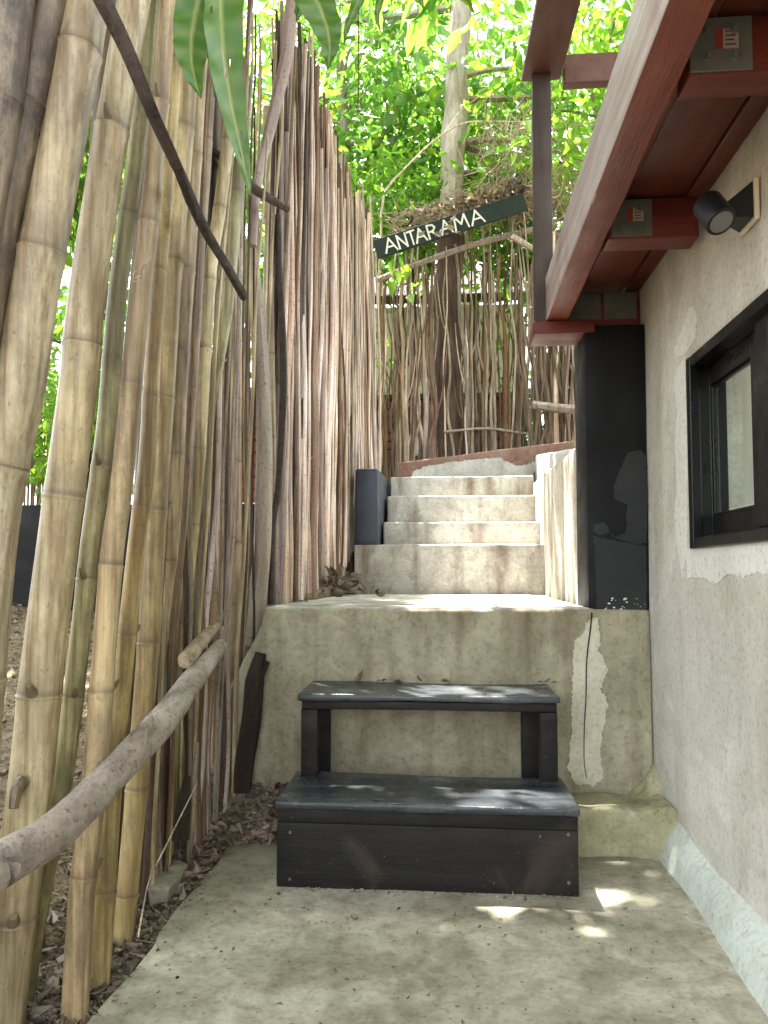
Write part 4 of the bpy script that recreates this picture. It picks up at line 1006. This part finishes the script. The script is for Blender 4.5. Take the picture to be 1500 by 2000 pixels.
# thin bare twig curving in front of the big trunk
tw = MB(); tube(tw, [P(790, 330, y=8.0), P(850, 275, y=8.0), P(905, 240, y=8.0), P(960, 236, y=8.0), P(1030, 240, y=8.1)], [.012, .012, .008, .005], 6, .08, .03)
tube(tw, [P(860, 268, y=8.0), P(900, 215, y=8.05), P(935, 190, y=8.1)], [.007, .003], 5, .08, .02)
tube(tw, [P(790, 330, y=8.0), P(770, 350, y=8.1), P(745, 420, y=8.2), P(740, 700, y=8.2)], [.012, .016], 6, .1, .03)
tag(obj('bare_twig', tw, M['stick']), 'thin bare branch curving across in front of the large pale trunk', 'branch')

# ------------------------------------------------------------------ neighbouring buildings
nb = thing('neighbouring_house', 'cream panelled house with dark roof seen through the crooked branch fence', 'house', (0, 11.2, 2.3))
obj('wall', BX(-1.35, 1.25, 11.0, 13.5, 3.86, 5.35), M['creamwall'], nb, smooth=False)
for x in (-1.37, -.62, .08, .50, 1.22): obj('post', BX(x, x+.07, 10.94, 10.99, 2.3, 5.42), M['brown'], nb, smooth=False)
for x in (-1.3, -.55, .15): 
    pass
bm_ = MB()
for k in range(12): bm_.add(*box(-1.5, 1.4, 10.90-.002*k, 10.935, 2.35+.125*k, 2.35+.125*k+.105))
obj('base_wall', BX(-1.45, 1.35, 10.94, 13.4, 2.2, 3.855), M['brownslat'], nb, smooth=False)
obj('slat_base', bm_, M['brownslat'], nb, smooth=False, bevel=.004)
obj('sill', BX(-1.6, 1.5, 10.84, 10.99, 3.86, 3.93), M['brown'], nb, smooth=False)
rf = MB(); rf.add([(-2.2, 10.9, 5.36), (2.0, 10.9, 5.36), (2.0, 12.4, 6.3), (-2.2, 12.4, 6.3), (-2.2, 10.9, 5.50), (2.0, 10.9, 5.50), (2.0, 12.4, 6.5), (-2.2, 12.4, 6.5)], [(0, 3, 2, 1), (4, 5, 6, 7), (0, 1, 5, 4), (1, 2, 6, 5), (2, 3, 7, 6), (3, 0, 4, 7)])
obj('roof', rf, M['thatch'], nb, smooth=False)
lw = RB(-7, -1.25, 5.45, 5.62, .6, 1.72, .2, .02, .01, 2)
tag(obj('low_wall', lw, M['black_plaster']), 'low charcoal garden wall behind the bamboo poles', 'wall')
rs = thing('reed_screen', 'narrow reddish reed screen glimpsed between the nearest bamboo poles', 'screen', (-4.3, 6.9, 1.2))
random.seed(3)
mb = MB()
for i in range(70):
    x = -5.3+i*.032; tube(mb, [(x, 6.9, 1.1), (x+random.gauss(0, .01), 6.9, 3.05+random.uniform(-.1, .1))], .013, 6, .5)
obj('reeds', mb, M['redreed'] if 'redreed' in M else bark('red_reed', (.36, .20, .14), (.28, .14, .10), (.16, .09, .06), 20, (2, 2, .2), .1), rs)
mb = MB(); tube(mb, [(-5.4, 6.86, 2.6), (-3.0, 6.86, 2.58)], .02, 8, .3); tube(mb, [(-5.4, 6.86, 1.5), (-3.0, 6.86, 1.48)], .02, 8, .3); obj('rail', mb, M['branch'], rs)
rd = thing('red_shed', 'red slatted shed behind the thin canes left of the stairs', 'shed', (-2.1, 7.5, 1.6))
mb = MB()
for k in range(11): mb.add(*box(-2.9, -1.35, 7.38-.002*k, 7.42, 1.55+.13*k, 1.55+.13*k+.11))
obj('slat_wall', mb, M['redslat'], rd, smooth=False, bevel=.004)
obj('frame', BX(-2.95, -1.30, 7.425, 8.6, 1.4, 3.0), M['brownslat'], rd, smooth=False)
obj('roof', BX(-3.05, -1.22, 7.25, 8.8, 3.0, 3.08), M['thatch'], rd, smooth=False)

# ------------------------------------------------------------------ ground litter
rng = np.random.default_rng(77); random.seed(77)
def scatter(n, x0, x1, y0, y1):
    out = []
    while len(out) < n:
        x = random.uniform(x0, x1); y = random.uniform(y0, y1)
        if x > -.90 and y < 3.08: continue
        if x > -.88 and y > 3.29 and y < 3.5: continue
        if x > -.72: continue
        out.append((x, y))
    return out
pts = scatter(6500, -4.2, -.72, 1.0, 6.2)+scatter(1500, -1.3, -.88, 1.2, 3.3)
pts += scatter(1400, -1.15, -.90, 1.3, 3.3)+[(random.uniform(-.9, -.6), random.uniform(3.09, 3.29)) for _ in range(420)]
C = np.array([(x, y, th(x, y)+random.uniform(.003, .022)) for x, y in pts]); D = rng.normal(size=(len(C), 3)); D[:, 2] *= .25
sz = .012+.042*rng.random(len(C))**2
o = leaf_mesh('leaf_litter', C, D, sz, M['dead'], None, .55, 2.2); tag(o, 'fallen dry leaves covering the soil under the bamboo fence', 'leaf litter', kind='stuff')
mb = MB()
for x, y in scatter(520, -3.0, -.72, 1.2, 5)+scatter(160, -1.25, -.9, 1.3, 3.3):
    a = random.uniform(0, 6.28); L = random.uniform(.04, .22); d = Vector((math.cos(a), math.sin(a), random.gauss(0, .12)))
    c = Vector((x, y, th(x, y)+.014)); tube(mb, [c-d*L/2, c+Vector((random.gauss(0, .008), random.gauss(0, .008), .008)), c+d*L/2], [random.uniform(.0015, .004), .001], 5, .05)
tag(obj('twig_litter', mb, M['stickgrey']), 'broken twigs strewn over the soil along the path', 'twigs', kind='stuff')
mb = MB()
for x, y in scatter(1500, -1.6, -.72, 1.3, 3.4):
    c = Vector((x, y, th(x, y)+.002)); s_ = .003+.013*random.random()**2.5
    bm = bmesh.new(); bmesh.ops.create_icosphere(bm, subdivisions=1, radius=s_)
    q = random.random()*30
    mb.add([c+Vector((v.co.x*1.3, v.co.y, v.co.z*.6))*(1+.5*noise.noise(v.co*60+Vector((q, 0, 0)))) for v in bm.verts], [tuple(v.index for v in f.verts) for f in bm.faces]); bm.free()
tag(obj('gravel', mb, M['gravel'], smooth=False), 'small pebbles scattered in the soil at the path edge', 'gravel', kind='stuff')
def rock(c, s, seed, mat, lab, sub=3, nm='stone'):
    bm = bmesh.new(); bmesh.ops.create_icosphere(bm, subdivisions=sub, radius=1)
    vs = []
    for v in bm.verts:
        k = 1+.35*noise.noise(v.co*1.1+Vector((seed, 0, 0)))+.1*noise.noise(v.co*4+Vector((seed, 0, 0)))
        p = v.co*k; p.z = max(-.8, min(.62, p.z)); vs.append(Vector(c)+Vector((p.x*s[0], p.y*s[1], p.z*s[2])))
    mb = MB().add(vs, [tuple(v.index for v in f.verts) for f in bm.faces]); bm.free()
    return tag(obj(nm, mb, mat, sharp=25), lab, 'stone')
sl = [P(u, v, z=.045) for u, v in ((266, 1716), (292, 1742), (330, 1738), (352, 1715), (368, 1688), (352, 1680), (322, 1700), (290, 1698))]
mb = MB(); cc = sum(sl, Vector())/len(sl); k = len(sl)
low = [Vector((cc.x+(p.x-cc.x)*.93, cc.y+(p.y-cc.y)*.93, -.01)) for p in sl]; top = [Vector((p.x, p.y, .045+.008*noise.noise(p*9))) for p in sl]; inn = [cc+(p-cc)*.8+Vector((0, 0, .006)) for p in top]
mb.add(low+top+inn, [(i, (i+1) % k, k+(i+1) % k, k+i) for i in range(k)]+[(k+i, k+(i+1) % k, 2*k+(i+1) % k, 2*k+i) for i in range(k)]+[tuple(2*k+i for i in range(k))])
tag(obj('stone', mb, M['stone'], smooth=False, bevel=.004), 'flat pale broken slab of stone lying beside the path edge', 'stone')
c = P(500, 1585, z=.06); rock((c.x, c.y, .07), (.03, .025, .02), 5, M['stone'], 'small rounded stone in the dark corner left of the step stool')
C = []; 
for i in range(420):
    x = -.90+1.7*random.random()**2.6; y = random.uniform(1.5, 3.08)
    if i % 6 == 0: x = random.uniform(-.6, .49); y = 2.672-abs(random.gauss(0, .012))
    elif -.62 < x < .5 and y > 2.64: continue
    C.append((x, y, .006))
D = rng.normal(size=(len(C), 3)); D[:, 2] *= .1
tag(leaf_mesh('path_crumbs', np.array(C), D, .006+.016*rng.random(len(C))**2, M['dead'], None, .5, 2.), 'dark crumbs and leaf bits scattered on the concrete path', 'crumbs', kind='stuff')
# rotten log leaning on the landing
lg = MB(); Pl = [P(470, 1545, y=3.23), P(478, 1480, y=3.23), P(490, 1400, y=3.24), P(497, 1330, y=3.26), P(510, 1275, y=3.28)]
tube(lg, Pl, [.042, .045, .045, .048, .03], 12, .03, .01, .45); tube(lg, [P(497, 1340, y=3.26), P(512, 1310, y=3.25), P(524, 1292, y=3.26)], [.03, .02, .010], 8, .02, 0, .4)
tag(obj('rotten_log', lg, M['darklog']), 'dark rotten log standing upright against the landing left of the stool', 'log')
# stumps in the corner
for (pp, r_, lab, m_) in (([P(352, 1640, y=2.75), P(358, 1570, y=2.75), P(366, 1515, y=2.76)], (.030, .028, .012), 'short broken brown stake stuck in the soil nearest the stone slab', M['branch']), ([P(376, 1570, y=2.85), P(382, 1500, y=2.85), P(386, 1450, y=2.85)], (.018, .015, .008), 'thin splintered stake behind the short broken one', M['stickgrey'])):
    mb = MB(); tube(mb, pp, list(r_), 9, .03, .004, .4); tag(obj('broken_stake', mb, m_), lab, 'stake')
mb = MB(); tube(mb, [P(270, 1830, y=2.15), P(285, 1745, y=2.3), P(300, 1690, y=2.5)], [.003, .002], 5, .05); tube(mb, [P(305, 1690, y=2.4), P(350, 1600, y=2.6), P(385, 1530, y=2.7)], [.003, .002], 5, .05)
tag(obj('dry_stem', mb, M['stick']), 'long thin dry stems leaning beside the stone slab', 'stems')
# debris on stool, steps and landing
C = np.array([P(u, v, y=3.295)+Vector((0, -.012, 0)) for u, v in ((690, 1322), (735, 1322), (745, 1316), (825, 1320), (860, 1318), (770, 1322), (1050, 1325), (1075, 1322), (1060, 1320), (700, 1318))])
C[:, 2] = .674; D = rng.normal(size=(len(C), 3)); D[:, 2] = abs(D[:, 2])*.3; D[:, 1] *= .3
leaf_mesh('stool_debris', C, D, .02+.03*rng.random(len(C)), M['dead'], None, .4, 2.).update_tag()
tag(bpy.data.objects['stool_debris'], 'dry leaf scraps caught at the back of the upper stool tread', 'leaf scraps', kind='stuff')
c = P(737, 1164, z=1.012); C = np.array([c, c+Vector((.02, .01, .0)), c+Vector((-.01, .0, .01))]); D = np.array([(1, .2, .4), (-.6, .3, .5), (.2, -.5, .7)], float)
tag(leaf_mesh('dead_leaf', C, D, np.array([.07, .06, .05]), M['dead'], None, .6, 2.5), 'single curled brown leaf lying on the landing', 'dead leaf')
C = []; D = []
for i in range(160):
    u = random.uniform(640, 694); C.append((random.uniform(-.80, -.70), random.uniform(4.9, 5.9), random.uniform(1.03, 1.16)))
D = rng.normal(size=(160, 3)); D[:, 2] *= .4
tag(leaf_mesh('leaf_heap', np.array(C), D, .05+.07*rng.random(160), M['dead'], None, .5, 2.2), 'heap of dead leaves in the gap between stick fence and stair', 'leaf heap', kind='stuff')
C = []
for i in range(240):
    t = random.random()**.8; u = 800+230*t; v = 432-62*t-abs(random.gauss(0, 10)); C.append(P(u, v, y=7.85+random.uniform(-.15, .2)))
for i in range(12): C.append(P(random.uniform(815, 900), random.uniform(425, 462), y=random.uniform(7.6, 7.68)))
D = rng.normal(size=(252, 3)); D[:, 2] *= .6
tag(leaf_mesh('caught_leaves', np.array(C), D, .05+.07*rng.random(252), M['dead'], None, .45, 2.2), 'dead leaves heaped along the top edge of the name sign', 'dead leaves', kind='stuff')
mb = MB(); pl = [P(806, 890, y=8.6), P(812, 812, y=8.7)]; d_ = .07
mb.add([pl[0]+Vector((-d_, 0, 0)), pl[0]+Vector((d_, 0, 0)), pl[1]+Vector((d_*.7, 0, 0)), pl[1]+Vector((-d_*.5, 0, 0)), pl[0]+Vector((-d_, .03, 0)), pl[0]+Vector((d_, .03, 0)), pl[1]+Vector((d_*.7, .03, 0)), pl[1]+Vector((-d_*.5, .03, 0))], [(0, 1, 2, 3), (4, 7, 6, 5), (0, 4, 5, 1), (1, 5, 6, 2), (2, 6, 7, 3), (3, 7, 4, 0)])
tag(obj('plank', mb, M['white'], smooth=False, bevel=.01), 'short white plank leaning behind the crooked fence', 'plank')

for o in bpy.data.objects:
    if '_w' in o: del o['_w']
